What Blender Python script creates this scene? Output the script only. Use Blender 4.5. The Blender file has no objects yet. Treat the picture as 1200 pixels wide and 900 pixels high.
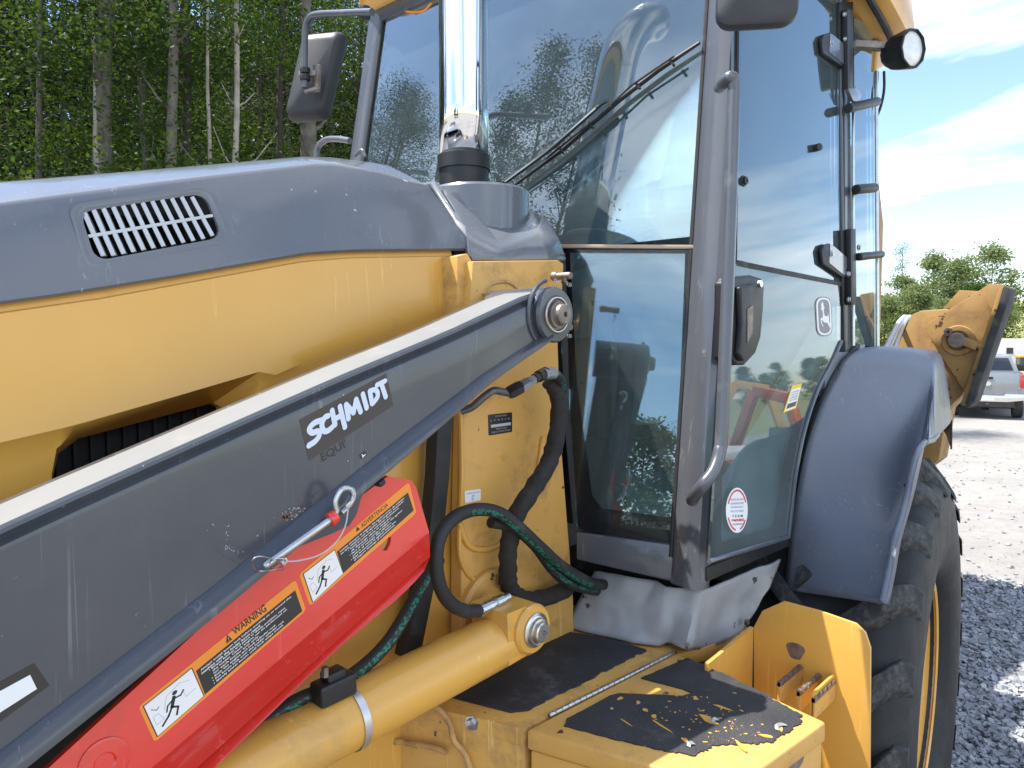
import bpy, bmesh, math, random
from mathutils import Vector, Matrix, noise
from math import sin, cos, tan, pi, radians, sqrt
random.seed(7)
S = bpy.context.scene
COL = S.collection
# ------------------------------------------------------------------ camera
YAW = radians(42.7); EYE = Vector((0.0, 0.0, 1.65)); FPX = 867.0
PITCH = math.atan(50/FPX)
FW = Vector((cos(PITCH)*cos(YAW), cos(PITCH)*sin(YAW), -sin(PITCH)))
RT = Vector((sin(YAW), -cos(YAW), 0.0)); UP = RT.cross(FW)
cd = bpy.data.cameras.new('camera'); cam = bpy.data.objects.new('camera', cd); COL.objects.link(cam)
cam.matrix_world = Matrix(((RT.x, UP.x, -FW.x, EYE.x), (RT.y, UP.y, -FW.y, EYE.y), (RT.z, UP.z, -FW.z, EYE.z), (0, 0, 0, 1)))
cd.sensor_width = 36; cd.lens = 36*FPX/1200; cd.clip_start = 0.02; cd.clip_end = 3000
S.camera = cam
S.view_settings.view_transform = 'Standard'; S.view_settings.look = 'None'; S.view_settings.gamma = 1
S.view_settings.exposure = 1.38
S.cycles.max_bounces = 8; S.cycles.transparent_max_bounces = 24
S.cycles.sample_clamp_indirect = 6
# ------------------------------------------------------------------ sun and sky
SUN_AZ = radians(126); SUN_EL = radians(63.5)     # azimuth of the sun seen from the machine, from +X towards +Y
sd = Vector((cos(SUN_AZ)*cos(SUN_EL), sin(SUN_AZ)*cos(SUN_EL), sin(SUN_EL)))
sl = bpy.data.lights.new('sun', 'SUN'); sl.energy = 3.8; sl.angle = radians(0.53); sl.color = (1.0, 0.95, 0.87)
so = bpy.data.objects.new('sun', sl); COL.objects.link(so)
so.rotation_euler = sd.to_track_quat('Z', 'Y').to_euler()
W = bpy.data.worlds.new('World'); S.world = W; W.use_nodes = True
nt = W.node_tree; nt.nodes.clear()
def wn(t, **k):
    n = nt.nodes.new(t)
    for a, b in k.items(): setattr(n, a, b)
    return n
sky = wn('ShaderNodeTexSky', sky_type='NISHITA'); sky.sun_disc = False
sky.sun_elevation = SUN_EL; sky.sun_rotation = radians(90) - SUN_AZ
sky.air_density = 1.0; sky.dust_density = 0.35; sky.ozone_density = 1.5; sky.altitude = 100
tc = wn('ShaderNodeTexCoord'); sep = wn('ShaderNodeSeparateXYZ'); nt.links.new(tc.outputs['Generated'], sep.inputs[0])
# project the view direction on a flat cloud layer
mz = wn('ShaderNodeMath', operation='MAXIMUM'); nt.links.new(sep.outputs[2], mz.inputs[0]); mz.inputs[1].default_value = 0.0
ad = wn('ShaderNodeMath', operation='ADD'); nt.links.new(mz.outputs[0], ad.inputs[0]); ad.inputs[1].default_value = 0.18
dx = wn('ShaderNodeMath', operation='DIVIDE'); dy = wn('ShaderNodeMath', operation='DIVIDE')
nt.links.new(sep.outputs[0], dx.inputs[0]); nt.links.new(ad.outputs[0], dx.inputs[1])
nt.links.new(sep.outputs[1], dy.inputs[0]); nt.links.new(ad.outputs[0], dy.inputs[1])
cmb = wn('ShaderNodeCombineXYZ'); nt.links.new(dx.outputs[0], cmb.inputs[0]); nt.links.new(dy.outputs[0], cmb.inputs[1])
mp = wn('ShaderNodeMapping'); nt.links.new(cmb.outputs[0], mp.inputs[0])
mp.inputs['Location'].default_value = (2.3, 0.4, 0); mp.inputs['Rotation'].default_value = (0, 0, radians(38)); mp.inputs['Scale'].default_value = (0.9, 0.42, 1)
cn = wn('ShaderNodeTexNoise'); nt.links.new(mp.outputs[0], cn.inputs['Vector'])
cn.inputs['Scale'].default_value = 1.25; cn.inputs['Detail'].default_value = 8; cn.inputs['Roughness'].default_value = 0.56; cn.inputs['Distortion'].default_value = 0.35
cr = wn('ShaderNodeValToRGB'); nt.links.new(cn.outputs[0], cr.inputs[0])
cr.color_ramp.elements[0].position = 0.47; cr.color_ramp.elements[0].color = (0, 0, 0, 1)
cr.color_ramp.elements[1].position = 0.66; cr.color_ramp.elements[1].color = (0.85, 0.85, 0.85, 1)
mx = wn('ShaderNodeMix', data_type='RGBA')
nt.links.new(cr.outputs[0], mx.inputs[0]); nt.links.new(sky.outputs[0], mx.inputs[6]); mx.inputs[7].default_value = (8.6, 8.8, 9.0, 1)
bg = wn('ShaderNodeBackground'); nt.links.new(mx.outputs[2], bg.inputs[0]); bg.inputs[1].default_value = 0.12
wo = wn('ShaderNodeOutputWorld'); nt.links.new(bg.outputs[0], wo.inputs[0])

# ------------------------------------------------------------------ pixel -> place on a known plane
def ray(px, py): return FW*FPX + RT*(px-600) - UP*(py-450)
def hit(px, py, p, n):
    d = ray(px, py); t = (p-EYE).dot(n)/d.dot(n); return EYE + d*t
def atY(px, py, Y): return hit(px, py, Vector((0, Y, 0)), Vector((0, 1, 0)))
def atX(px, py, X): return hit(px, py, Vector((X, 0, 0)), Vector((1, 0, 0)))
def atZ(px, py, Z): return hit(px, py, Vector((0, 0, Z)), Vector((0, 0, 1)))
WP = Vector((1.36, 0, 1.25)); WNr = Vector((1, 0, -0.155)).normalized()       # windscreen plane
DP = Vector((0, 0.712, 1.2)); DNr = Vector((0, 1, -0.03)).normalized()         # door plane
LPP = Vector((1.372, 0.775, 1.25)); LPN = Vector((1, 0.36, -0.155)).normalized()       # lower corner pane, turned outwards
def atL(px, py, o=0.0): return hit(px, py, LPP - LPN*o, LPN)
EP = Vector((0, 0.729, 1.86)); ENr = Vector((0, 1, -0.082)).normalized()      # lower door glass, bowed outwards
def atE(px, py, o=0.0): return hit(px, py, EP - ENr*o, ENr)
def atW(px, py, o=0.0): return hit(px, py, WP - WNr*o, WNr)
def atD(px, py, o=0.0): return hit(px, py, DP - DNr*o, DNr)
def dirr(az, d, z=0): return Vector((d*cos(az), d*sin(az), z))

# ------------------------------------------------------------------ materials
MATS = {}
def new_mat(name):
    m = bpy.data.materials.new(name); m.use_nodes = True; m.node_tree.nodes.clear()
    MATS[name] = m; return m, m.node_tree
def node(t, typ, **k):
    n = t.nodes.new(typ)
    for a, b in k.items(): setattr(n, a, b)
    return n
def ramp(t, fac, stops):
    r = node(t, 'ShaderNodeValToRGB'); t.links.new(fac, r.inputs[0])
    while len(r.color_ramp.elements) < len(stops): r.color_ramp.elements.new(0.5)
    for e, (p, c) in zip(r.color_ramp.elements, stops):
        e.position = p; e.color = (c, c, c, 1) if isinstance(c, (int, float)) else (*c, 1)
    return r.outputs[0]
def tnoise(t, co, scale, detail=5, rough=0.55, dist=0.0):
    n = node(t, 'ShaderNodeTexNoise'); t.links.new(co, n.inputs['Vector'])
    n.inputs['Scale'].default_value = scale; n.inputs['Detail'].default_value = detail
    n.inputs['Roughness'].default_value = rough; n.inputs['Distortion'].default_value = dist
    return n.outputs[0]
def mixc(t, fac, a, b):
    m = node(t, 'ShaderNodeMix', data_type='RGBA')
    if isinstance(fac, (int, float)): m.inputs[0].default_value = fac
    else: t.links.new(fac, m.inputs[0])
    for i, v in ((6, a), (7, b)):
        if isinstance(v, tuple): m.inputs[i].default_value = (*v, 1)
        else: t.links.new(v, m.inputs[i])
    return m.outputs[2]
def surf(name, color, rough=0.5, metal=0.0, coat=0.0, var=0.12, vscale=6.0, bump=0.0, bscale=60.0, spec=0.5,
         dirt=None, dirt_amt=0.0, dscale=9.0, chips=None, chip_amt=0.0, cscale=60.0, rvar=0.15, coat_rough=0.08, streak=False, scratch=0.0):
    m, t = new_mat(name)
    co = node(t, 'ShaderNodeTexCoord').outputs['Object']
    if streak:
        mpn = node(t, 'ShaderNodeMapping'); t.links.new(co, mpn.inputs[0]); mpn.inputs['Scale'].default_value = (1, 1, 0.25); co2 = mpn.outputs[0]
    else: co2 = co
    n1 = tnoise(t, co, vscale)
    dk = tuple(c*(1-var) for c in color); lt = tuple(min(1, c*(1+var)) for c in color)
    c = ramp(t, n1, [(0.3, dk), (0.7, lt)])
    r = node(t, 'ShaderNodeMapRange'); t.links.new(tnoise(t, co2, vscale*2.7, 8, 0.65), r.inputs[0])
    r.inputs[1].default_value = 0.3; r.inputs[2].default_value = 0.7
    r.inputs[3].default_value = max(0.02, rough*(1-rvar)); r.inputs[4].default_value = min(1, rough*(1+rvar))
    rr = r.outputs[0]
    if dirt:
        f = ramp(t, tnoise(t, co2, dscale, 10, 0.7, 0.3), [(0.62-dirt_amt*0.35, 0.0), (0.8-dirt_amt*0.2, 0.85)])
        c = mixc(t, f, c, dirt)
        rm = node(t, 'ShaderNodeMix'); t.links.new(f, rm.inputs[0]); t.links.new(rr, rm.inputs[2]); rm.inputs[3].default_value = 0.8; rr = rm.outputs[0]
    if chips:
        f = ramp(t, tnoise(t, co, cscale, 3, 0.6), [(0.72-chip_amt*0.3, 0.0), (0.74-chip_amt*0.3, 1.0)])
        c = mixc(t, f, c, chips)
    if scratch > 0:                                                  # fine rubbed lines in two directions and a thin film of dust
        for rot, sc in (((0.3, 0.9, 0.2), (90, 90, 2.2)), ((1.1, 0.2, 0.8), (70, 70, 1.6))):
            m2_ = node(t, 'ShaderNodeMapping'); t.links.new(co, m2_.inputs[0]); m2_.inputs['Rotation'].default_value = rot; m2_.inputs['Scale'].default_value = sc
            ln = ramp(t, tnoise(t, m2_.outputs[0], 1.0, 2, 0.5, 0.4), [(0.655, 0.0), (0.665, 1.0), (0.69, 1.0), (0.70, 0.0)])
            mk = ramp(t, tnoise(t, co, 3.1+sc[2], 4, 0.6), [(0.5, 0.0), (0.62, scratch)])
            mm_ = node(t, 'ShaderNodeMath', operation='MULTIPLY'); t.links.new(ln, mm_.inputs[0]); t.links.new(mk, mm_.inputs[1])
            c = mixc(t, mm_.outputs[0], c, tuple(min(1, x*1.6+0.10) for x in color))
        df_ = ramp(t, tnoise(t, co, 2.3, 9, 0.7), [(0.38, 0.0), (0.75, scratch*0.2)]); c = mixc(t, df_, c, (0.36, 0.34, 0.31))
    b = node(t, 'ShaderNodeBsdfPrincipled'); t.links.new(c, b.inputs['Base Color']); t.links.new(rr, b.inputs['Roughness'])
    b.inputs['Metallic'].default_value = metal; b.inputs['Coat Weight'].default_value = coat; b.inputs['Coat Roughness'].default_value = coat_rough
    b.inputs['Specular IOR Level'].default_value = spec
    if bump > 0:
        bn = node(t, 'ShaderNodeBump'); bn.inputs['Strength'].default_value = bump; bn.inputs['Distance'].default_value = 0.002
        t.links.new(tnoise(t, co, bscale, 4, 0.6), bn.inputs['Height']); t.links.new(bn.outputs[0], b.inputs['Normal'])
    o = node(t, 'ShaderNodeOutputMaterial'); t.links.new(b.outputs[0], o.inputs[0])
    return m
def glass(name, tint, refl=1.0, dust_haze=0.0):
    m, t = new_mat(name)
    fr = node(t, 'ShaderNodeFresnel'); fr.inputs[0].default_value = 1.52
    mu = node(t, 'ShaderNodeMath', operation='MULTIPLY'); t.links.new(fr.outputs[0], mu.inputs[0]); mu.inputs[1].default_value = refl; mu.use_clamp = True
    tr = node(t, 'ShaderNodeBsdfTransparent'); tr.inputs[0].default_value = (*tint, 1)
    gl = node(t, 'ShaderNodeBsdfGlossy'); gl.inputs['Roughness'].default_value = 0.004; gl.inputs[0].default_value = (0.86, 0.95, 1, 1)
    mx = node(t, 'ShaderNodeMixShader'); t.links.new(mu.outputs[0], mx.inputs[0]); t.links.new(tr.outputs[0], mx.inputs[1]); t.links.new(gl.outputs[0], mx.inputs[2])
    out = mx.outputs[0]
    if dust_haze > 0:
        co = node(t, 'ShaderNodeTexCoord').outputs['Object']
        f = ramp(t, tnoise(t, co, 5, 9, 0.7), [(0.25, dust_haze*0.35), (0.75, dust_haze)])
        di = node(t, 'ShaderNodeBsdfDiffuse'); di.inputs[0].default_value = (0.42, 0.50, 0.52, 1)  # dust film, tinted pale blue to add light haze to the glass
        m2 = node(t, 'ShaderNodeMixShader'); t.links.new(f, m2.inputs[0]); t.links.new(out, m2.inputs[1]); t.links.new(di.outputs[0], m2.inputs[2]); out = m2.outputs[0]
    o = node(t, 'ShaderNodeOutputMaterial'); t.links.new(out, o.inputs[0])
    return m
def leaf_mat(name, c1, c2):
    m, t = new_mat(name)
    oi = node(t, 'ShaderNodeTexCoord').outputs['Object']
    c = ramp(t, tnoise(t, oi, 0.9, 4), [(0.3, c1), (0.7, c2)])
    geo = node(t, 'ShaderNodeNewGeometry')
    df = node(t, 'ShaderNodeBsdfPrincipled'); t.links.new(c, df.inputs['Base Color']); df.inputs['Roughness'].default_value = 0.65; df.inputs['Specular IOR Level'].default_value = 0.2
    tl = node(t, 'ShaderNodeBsdfTranslucent')
    c3 = mixc(t, 0.5, c, (c2[0]*2.2, c2[1]*2.0, c2[2]*0.6)); t.links.new(c3, tl.inputs[0])
    mx = node(t, 'ShaderNodeMixShader'); mx.inputs[0].default_value = 0.32
    t.links.new(df.outputs[0], mx.inputs[1]); t.links.new(tl.outputs[0], mx.inputs[2])
    o = node(t, 'ShaderNodeOutputMaterial'); t.links.new(mx.outputs[0], o.inputs[0])
    return m

M_YEL = surf('yellow_paint', (0.70, 0.37, 0.066), 0.36, coat=0.3, var=0.04, vscale=4, dirt=(0.36, 0.24, 0.10), dirt_amt=0.06, dscale=5, bump=0.05, bscale=150, scratch=0.35)
M_YELW = surf('worn_yellow_paint', (0.67, 0.365, 0.082), 0.5, coat=0.1, var=0.08, vscale=6, dirt=(0.16, 0.095, 0.05), dirt_amt=0.3, dscale=6, chips=(0.07, 0.035, 0.025), chip_amt=0.12, cscale=34, bump=0.12, bscale=90, scratch=0.5)
M_GREY = surf('grey_paint', (0.118, 0.128, 0.148), 0.26, coat=0.7, var=0.05, vscale=3, dirt=(0.22, 0.22, 0.23), dirt_amt=0.02, dscale=6, chips=(0.5, 0.5, 0.5), chip_amt=0.0, cscale=75, bump=0.03, bscale=120, scratch=0.45)
M_CABP = surf('cab_frame_paint', (0.068, 0.075, 0.092), 0.3, coat=0.5, var=0.05, vscale=3, dirt=(0.2, 0.2, 0.2), dirt_amt=0.04, dscale=7, bump=0.03, scratch=0.4)
M_ARM = surf('loader_arm_paint', (0.044, 0.049, 0.063), 0.3, coat=0.5, var=0.1, vscale=3, dirt=(0.20, 0.19, 0.185), dirt_amt=0.12, dscale=5, chips=(0.45, 0.44, 0.42), chip_amt=-0.03, cscale=70, bump=0.04, bscale=90, streak=True, scratch=0.5)
M_TOPS = surf('sunlit_grey_paint', (0.175, 0.18, 0.18), 0.6, coat=0.0, var=0.06, vscale=5, dirt=(0.28, 0.27, 0.25), dirt_amt=0.15, dscale=9)  # arm top paler than the arm paint: sun glare put into the colour
M_FEND = surf('fender_plastic', (0.13, 0.145, 0.18), 0.42, coat=0.12, var=0.05, vscale=3, dirt=(0.22, 0.21, 0.2), dirt_amt=0.1, dscale=5, bump=0.02, scratch=0.6)
M_RED = surf('red_paint', (0.72, 0.03, 0.016), 0.25, coat=0.9, var=0.05, vscale=4, dirt=(0.3, 0.05, 0.04), dirt_amt=0.1, dscale=4, scratch=0.4)
M_BLK = surf('black_plastic', (0.014, 0.014, 0.016), 0.45, var=0.15, vscale=8, bump=0.08, bscale=200)
M_RUB = surf('black_rubber', (0.018, 0.018, 0.019), 0.6, var=0.2, vscale=12, bump=0.2, bscale=120, dirt=(0.09, 0.085, 0.08), dirt_amt=0.12, dscale=14)
M_TYRE = surf('tyre_rubber', (0.014, 0.014, 0.015), 0.62, var=0.2, vscale=7, bump=0.3, bscale=90, dirt=(0.06, 0.058, 0.056), dirt_amt=0.12, dscale=11, streak=False)
M_TYRE2 = surf('scuffed_tread_rubber', (0.019, 0.019, 0.020), 0.7, var=0.3, vscale=18, bump=0.5, bscale=60, dirt=(0.13, 0.127, 0.123), dirt_amt=0.34, dscale=30)
M_CHR = surf('polished_chrome', (0.82, 0.83, 0.85), 0.07, metal=1.0, var=0.03, vscale=8, rvar=0.5, dirt=(0.35, 0.3, 0.27), dirt_amt=0.03, dscale=7)
M_STL = surf('zinc_steel', (0.55, 0.56, 0.57), 0.3, metal=1.0, var=0.12, vscale=30, bump=0.1, bscale=200)
M_PIN = surf('rusty_pin_steel', (0.26, 0.22, 0.19), 0.5, metal=0.7, var=0.25, vscale=50, bump=0.3, bscale=200, dirt=(0.12, 0.06, 0.035), dirt_amt=0.35, dscale=40)
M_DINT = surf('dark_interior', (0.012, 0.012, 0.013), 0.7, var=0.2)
M_CABI = surf('cab_interior_plastic', (0.20, 0.205, 0.21), 0.55, var=0.1, vscale=6)
M_CABL = surf('cab_liner', (0.42, 0.44, 0.45), 0.7, var=0.08)
M_SEAT = surf('seat_cloth', (0.10, 0.105, 0.115), 0.85, var=0.2, bump=0.3, bscale=300)
M_MUD = surf('scuffed_grey_rubber', (0.34, 0.35, 0.365), 0.5, var=0.12, vscale=6, dirt=(0.50, 0.48, 0.45), dirt_amt=0.25, dscale=6, chips=(0.07, 0.07, 0.07), chip_amt=0.06, cscale=22, bump=0.3, bscale=40)
M_WHT = surf('white_label', (0.80, 0.80, 0.80), 0.45, var=0.03)
M_ORA = surf('orange_label', (0.85, 0.27, 0.02), 0.35, var=0.03, coat=0.3)
M_BLL = surf('black_label', (0.022, 0.02, 0.02), 0.35, var=0.1, coat=0.2)
M_BRN = surf('faded_black_label', (0.045, 0.036, 0.034), 0.4, var=0.2, coat=0.2, chips=(0.3, 0.3, 0.3), chip_amt=0.05)
M_LET = surf('pale_blue_letters', (0.62, 0.68, 0.80), 0.4, var=0.04)
M_SLV = surf('silver_print', (0.45, 0.46, 0.48), 0.4, var=0.05)
M_REDL = surf('red_print', (0.60, 0.05, 0.09), 0.5, var=0.05)
M_BLUL = surf('blue_print', (0.12, 0.17, 0.45), 0.5, var=0.05)
M_YELL = surf('yellow_label', (0.85, 0.55, 0.03), 0.5, var=0.05)
M_COP = surf('tan_seal', (0.50, 0.34, 0.24), 0.35, var=0.1, coat=0.4)
M_LENS = surf('lamp_lens', (0.75, 0.76, 0.74), 0.15, coat=0.6, var=0.1, vscale=60, bump=0.4, bscale=150)
M_TAN = surf('masking_overspray', (0.50, 0.30, 0.11), 0.7, var=0.3, vscale=40, dirt=(0.14, 0.07, 0.04), dirt_amt=0.3, dscale=30, bump=0.4)
M_WIN = glass('windscreen_glass', (0.80, 0.95, 0.95), 3.6, 0.10)
M_DGL = glass('door_glass', (0.80, 0.92, 0.93), 2.1, 0.10)
M_EGL = glass('lower_door_glass', (0.74, 0.88, 0.88), 1.5, 0.22)  # stronger film: the pane's pale lightness is put into its colour
M_PAD = surf('pad_rubber', (0.035, 0.036, 0.038), 0.75, var=0.3, vscale=12, bump=0.5, bscale=50, dirt=(0.14, 0.13, 0.12), dirt_amt=0.3)
M_RUSTY = surf('weathered_stabilizer_paint', (0.36, 0.21, 0.07), 0.55, var=0.15, vscale=5, dirt=(0.16, 0.075, 0.035), dirt_amt=0.45, dscale=7, chips=(0.09, 0.04, 0.025), chip_amt=0.3, cscale=22, bump=0.2, bscale=60)

# ------------------------------------------------------------------ mesh building
class G:
    def __init__(s): s.v = []; s.f = []; s.m = []; s.cur = 0
    def add(s, vs, fs):
        b = len(s.v); s.v += [tuple(v) for v in vs]
        for f in fs: s.f.append([i+b for i in f]); s.m.append(s.cur)
        return s
    def prism(s, pts, vec):
        n = len(pts); vec = Vector(vec)
        s.add([Vector(p) for p in pts]+[Vector(p)+vec for p in pts],
              [list(range(n))[::-1], list(range(n, 2*n))]+[[i, (i+1) % n, n+(i+1) % n, n+i] for i in range(n)])
        return s
    def box(s, c, h, ax=None):
        c = Vector(c); X, Y, Z = ax or (Vector((1, 0, 0)), Vector((0, 1, 0)), Vector((0, 0, 1)))
        vs = [c+X*(h[0]*a)+Y*(h[1]*b)+Z*(h[2]*d) for a in (-1, 1) for b in (-1, 1) for d in (-1, 1)]
        s.add(vs, [[0, 1, 3, 2], [4, 6, 7, 5], [0, 4, 5, 1], [2, 3, 7, 6], [0, 2, 6, 4], [1, 5, 7, 3]]); return s
    def b2(s, lo, hi):
        lo = Vector(lo); hi = Vector(hi); return s.box((lo+hi)/2, (hi-lo)/2)
    def bar(s, a, b, w, h, up=(0, 0, 1)):
        a = Vector(a); b = Vector(b); d = (b-a); L = d.length; d.normalize()
        side = d.cross(Vector(up)).normalized(); u = side.cross(d)
        return s.box((a+b)/2, (L/2, w/2, h/2), (d, side, u))
    def grid(s, rows, close=False):
        n = len(rows[0]); vs = [p for r in rows for p in r]; fs = []
        for i in range(len(rows)-1):
            for j in range(n if close else n-1):
                k = (j+1) % n; fs.append([i*n+j, i*n+k, (i+1)*n+k, (i+1)*n+j])
        s.add(vs, fs); return s
    def tube(s, pts, r, n=12, caps=True, flat=None):
        pts = [Vector(p) for p in pts]; N = len(pts); rows = []; ref = None
        for i, p in enumerate(pts):
            d = (pts[min(i+1, N-1)]-pts[max(i-1, 0)]).normalized()
            if ref is None:
                ref = Vector((0, 0, 1)) if abs(d.z) < 0.9 else Vector((1, 0, 0))
            a = (ref - d*ref.dot(d)).normalized(); b = d.cross(a); ref = a
            ri = r[i] if isinstance(r, (list, tuple)) else r
            rows.append([p+a*(ri*cos(2*pi*k/n))+b*(ri*sin(2*pi*k/n)) for k in range(n)])
        s.grid(rows, True)
        if caps:
            s.add(rows[0], [list(range(n))[::-1]]); s.add(rows[-1], [list(range(n))])
        return s
    def lathe(s, o, axis, prof, n=32, a0=0, a1=2*pi):
        o = Vector(o); ax = Vector(axis).normalized()
        a = ax.orthogonal().normalized(); b = ax.cross(a); full = abs(a1-a0-2*pi) < 1e-6
        K = n if full else n+1
        rows = [[o+ax*h+a*(r*cos(a0+(a1-a0)*k/n))+b*(r*sin(a0+(a1-a0)*k/n)) for k in range(K)] for r, h in prof]
        s.grid(rows, full); return s
    def cyl(s, a, b, r, n=24):
        a = Vector(a); b = Vector(b); L = (b-a).length
        return s.lathe(a, b-a, [(0.00001, 0), (r, 0), (r, L), (0.00001, L)], n)
    def data(s, name, mats, bevel=0, seg=2, sharp=38, weld=True):
        me = bpy.data.meshes.new(name); me.from_pydata(s.v, [], s.f)
        for m in (mats if isinstance(mats, (list, tuple)) else [mats]): me.materials.append(m)
        me.polygons.foreach_set('material_index', s.m); me.update()
        bm = bmesh.new(); bm.from_mesh(me)
        if weld: bmesh.ops.remove_doubles(bm, verts=bm.verts, dist=0.00003)
        bmesh.ops.recalc_face_normals(bm, faces=bm.faces)
        if bevel > 0:
            es = [e for e in bm.edges if len(e.link_faces) == 2 and e.calc_face_angle(0) > radians(25)]
            try: bmesh.ops.bevel(bm, geom=es, offset=bevel, segments=seg, profile=0.6, affect='EDGES', clamp_overlap=True)
            except Exception: pass
        for f in bm.faces: f.smooth = True
        for e in bm.edges:
            e.smooth = not (len(e.link_faces) == 2 and e.calc_face_angle(0) > radians(sharp))
        bm.to_mesh(me); bm.free(); return me
    def build(s, name, mats, parent=None, **k):
        return link(name, s.data(name, mats, **k), parent)
def link(name, me, parent=None):
    o = bpy.data.objects.new(name, me); COL.objects.link(o)
    if parent is not None:
        o.parent = parent; o.location = -world_loc(parent)
    return o
def world_loc(o):
    v = Vector((0, 0, 0))
    while o is not None: v += Vector(o.location); o = o.parent
    return v
def tag(o, label=None, cat=None, group=None, kind=None):
    if label: o['label'] = label
    if cat: o['category'] = cat
    if group: o['group'] = group
    if kind: o['kind'] = kind
    return o
def empty(name, loc): 
    o = bpy.data.objects.new(name, None); COL.objects.link(o); o.location = loc; o.empty_display_size = 0.2; return o
def cut(o, cutters):
    """carve the cutter shapes out of o (a boolean, applied at once)"""
    tmp = []
    for g in cutters:
        me = g.data('cutter', [M_DINT], sharp=180); c = bpy.data.objects.new('cutter', me); COL.objects.link(c); c.location = (0, 0, 0); tmp.append(c)
        md = o.modifiers.new('b', 'BOOLEAN'); md.object = c; md.operation = 'DIFFERENCE'; md.solver = 'EXACT'
    par, loc = o.parent, Vector(o.location); o.parent = None; o.location = (0, 0, 0)
    bpy.context.view_layer.update()
    dg = bpy.context.evaluated_depsgraph_get(); me = bpy.data.meshes.new_from_object(o.evaluated_get(dg))
    o.modifiers.clear(); o.data = me; o.parent = par; o.location = loc
    for c in tmp: bpy.data.objects.remove(c)
    bm = bmesh.new(); bm.from_mesh(me)
    for f in bm.faces: f.smooth = True
    for e in bm.edges: e.smooth = not (len(e.link_faces) == 2 and e.calc_face_angle(0) > radians(35))
    bm.to_mesh(me); bm.free()
def spl(pts, k=6):
    pts = [Vector(p) for p in pts]; out = []
    P = [pts[0]*2-pts[1]]+pts+[pts[-1]*2-pts[-2]]
    for i in range(1, len(P)-2):
        for j in range(k):
            t = j/k; a, b, c, d = P[i-1], P[i], P[i+1], P[i+2]
            out.append(0.5*((2*b)+(c-a)*t+(2*a-5*b+4*c-d)*t*t+(3*b-a-3*c+d)*t**3))
    out.append(pts[-1]); return out
def rail(px, Y):
    """polyline of pixels on the plane Y -> function z(X)"""
    pts = sorted([(p.x, p.z) for p in (atY(a, b, Y) for a, b in px)])
    def f(x):
        i = 0
        while i < len(pts)-2 and x > pts[i+1][0]: i += 1
        (x0, z0), (x1, z1) = pts[i], pts[i+1]
        return z0+(z1-z0)*(x-x0)/(x1-x0)
    f.pts = pts; return f
class Quad:
    """TL, TR, BR, BL corners in space; q(u, v) with u to the right and v down"""
    def __init__(s, c, lift=0.0006):
        s.c = [Vector(p) for p in c]; s.n = (s.c[1]-s.c[0]).cross(s.c[3]-s.c[0]).normalized()
        if s.n.dot(EYE-s.c[0]) < 0: s.n = -s.n
        s.lift = lift
    def __call__(s, u, v, k=1):
        a, b, c, d = s.c
        return (a*(1-u)+b*u)*(1-v)+(d*(1-u)+c*u)*v+s.n*(s.lift*k)
    def rect(s, u0, v0, u1, v1, k=1, r=0.0, asp=1.0):
        if r <= 0: return [s(u0, v0, k), s(u1, v0, k), s(u1, v1, k), s(u0, v1, k)]
        out = []; ru, rv = r, r*asp
        for cx, cy, a in ((u1-ru, v0+rv, -90), (u1-ru, v1-rv, 0), (u0+ru, v1-rv, 90), (u0+ru, v0+rv, 180)):
            for j in range(5):
                t = radians(a+j*22.5); out.append(s(cx+ru*cos(t), cy+rv*sin(t), k))
        return out
    def plate(s, name, pts_uv, k, m, parent):
        g = G(); g.prism([s(u, v, k) for u, v in pts_uv], -s.n*(s.lift*0.6)); return g.build(name, m, parent, weld=False)
def decal(q, name, rect, k, m, parent, r=0.0, asp=1.0):
    g = G(); g.prism(q.rect(*rect, k=k, r=r, asp=asp), -q.n*(q.lift*0.6)); return g.build(name, m, parent, weld=False)
_tc = {}
def text_mesh(string, bold=0.0, align='LEFT', space=1.0, line=1.0):
    cu = bpy.data.curves.new('t', 'FONT'); cu.body = string; cu.offset = bold; cu.resolution_u = 2; cu.align_x = align
    cu.space_character = space; cu.space_line = line; cu.fill_mode = 'FRONT'
    o = bpy.data.objects.new('t', cu); COL.objects.link(o); bpy.context.view_layer.update()
    dg = bpy.context.evaluated_depsgraph_get(); me = bpy.data.meshes.new_from_object(o.evaluated_get(dg))
    bpy.data.objects.remove(o); return me
def text(q, name, string, rect, k, m, parent, bold=0.0, shear=0.0, align='LEFT', space=1.0, line=1.0, fn=None):
    me = text_mesh(string, bold, align, space, line)
    xs = [v.co.x+shear*v.co.y for v in me.vertices]; ys = [v.co.y for v in me.vertices]
    x0, x1, y0, y1 = min(xs), max(xs), min(ys), max(ys); u0, v0, u1, v1 = rect
    for v, x in zip(me.vertices, xs):
        a = (x-x0)/(x1-x0); b = (y1-v.co.y)/(y1-y0)
        v.co = q(u0+(u1-u0)*a, v0+(v1-v0)*b, k)
    me.materials.clear(); me.materials.append(m); me.update()
    return link(name, me, parent)
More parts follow.
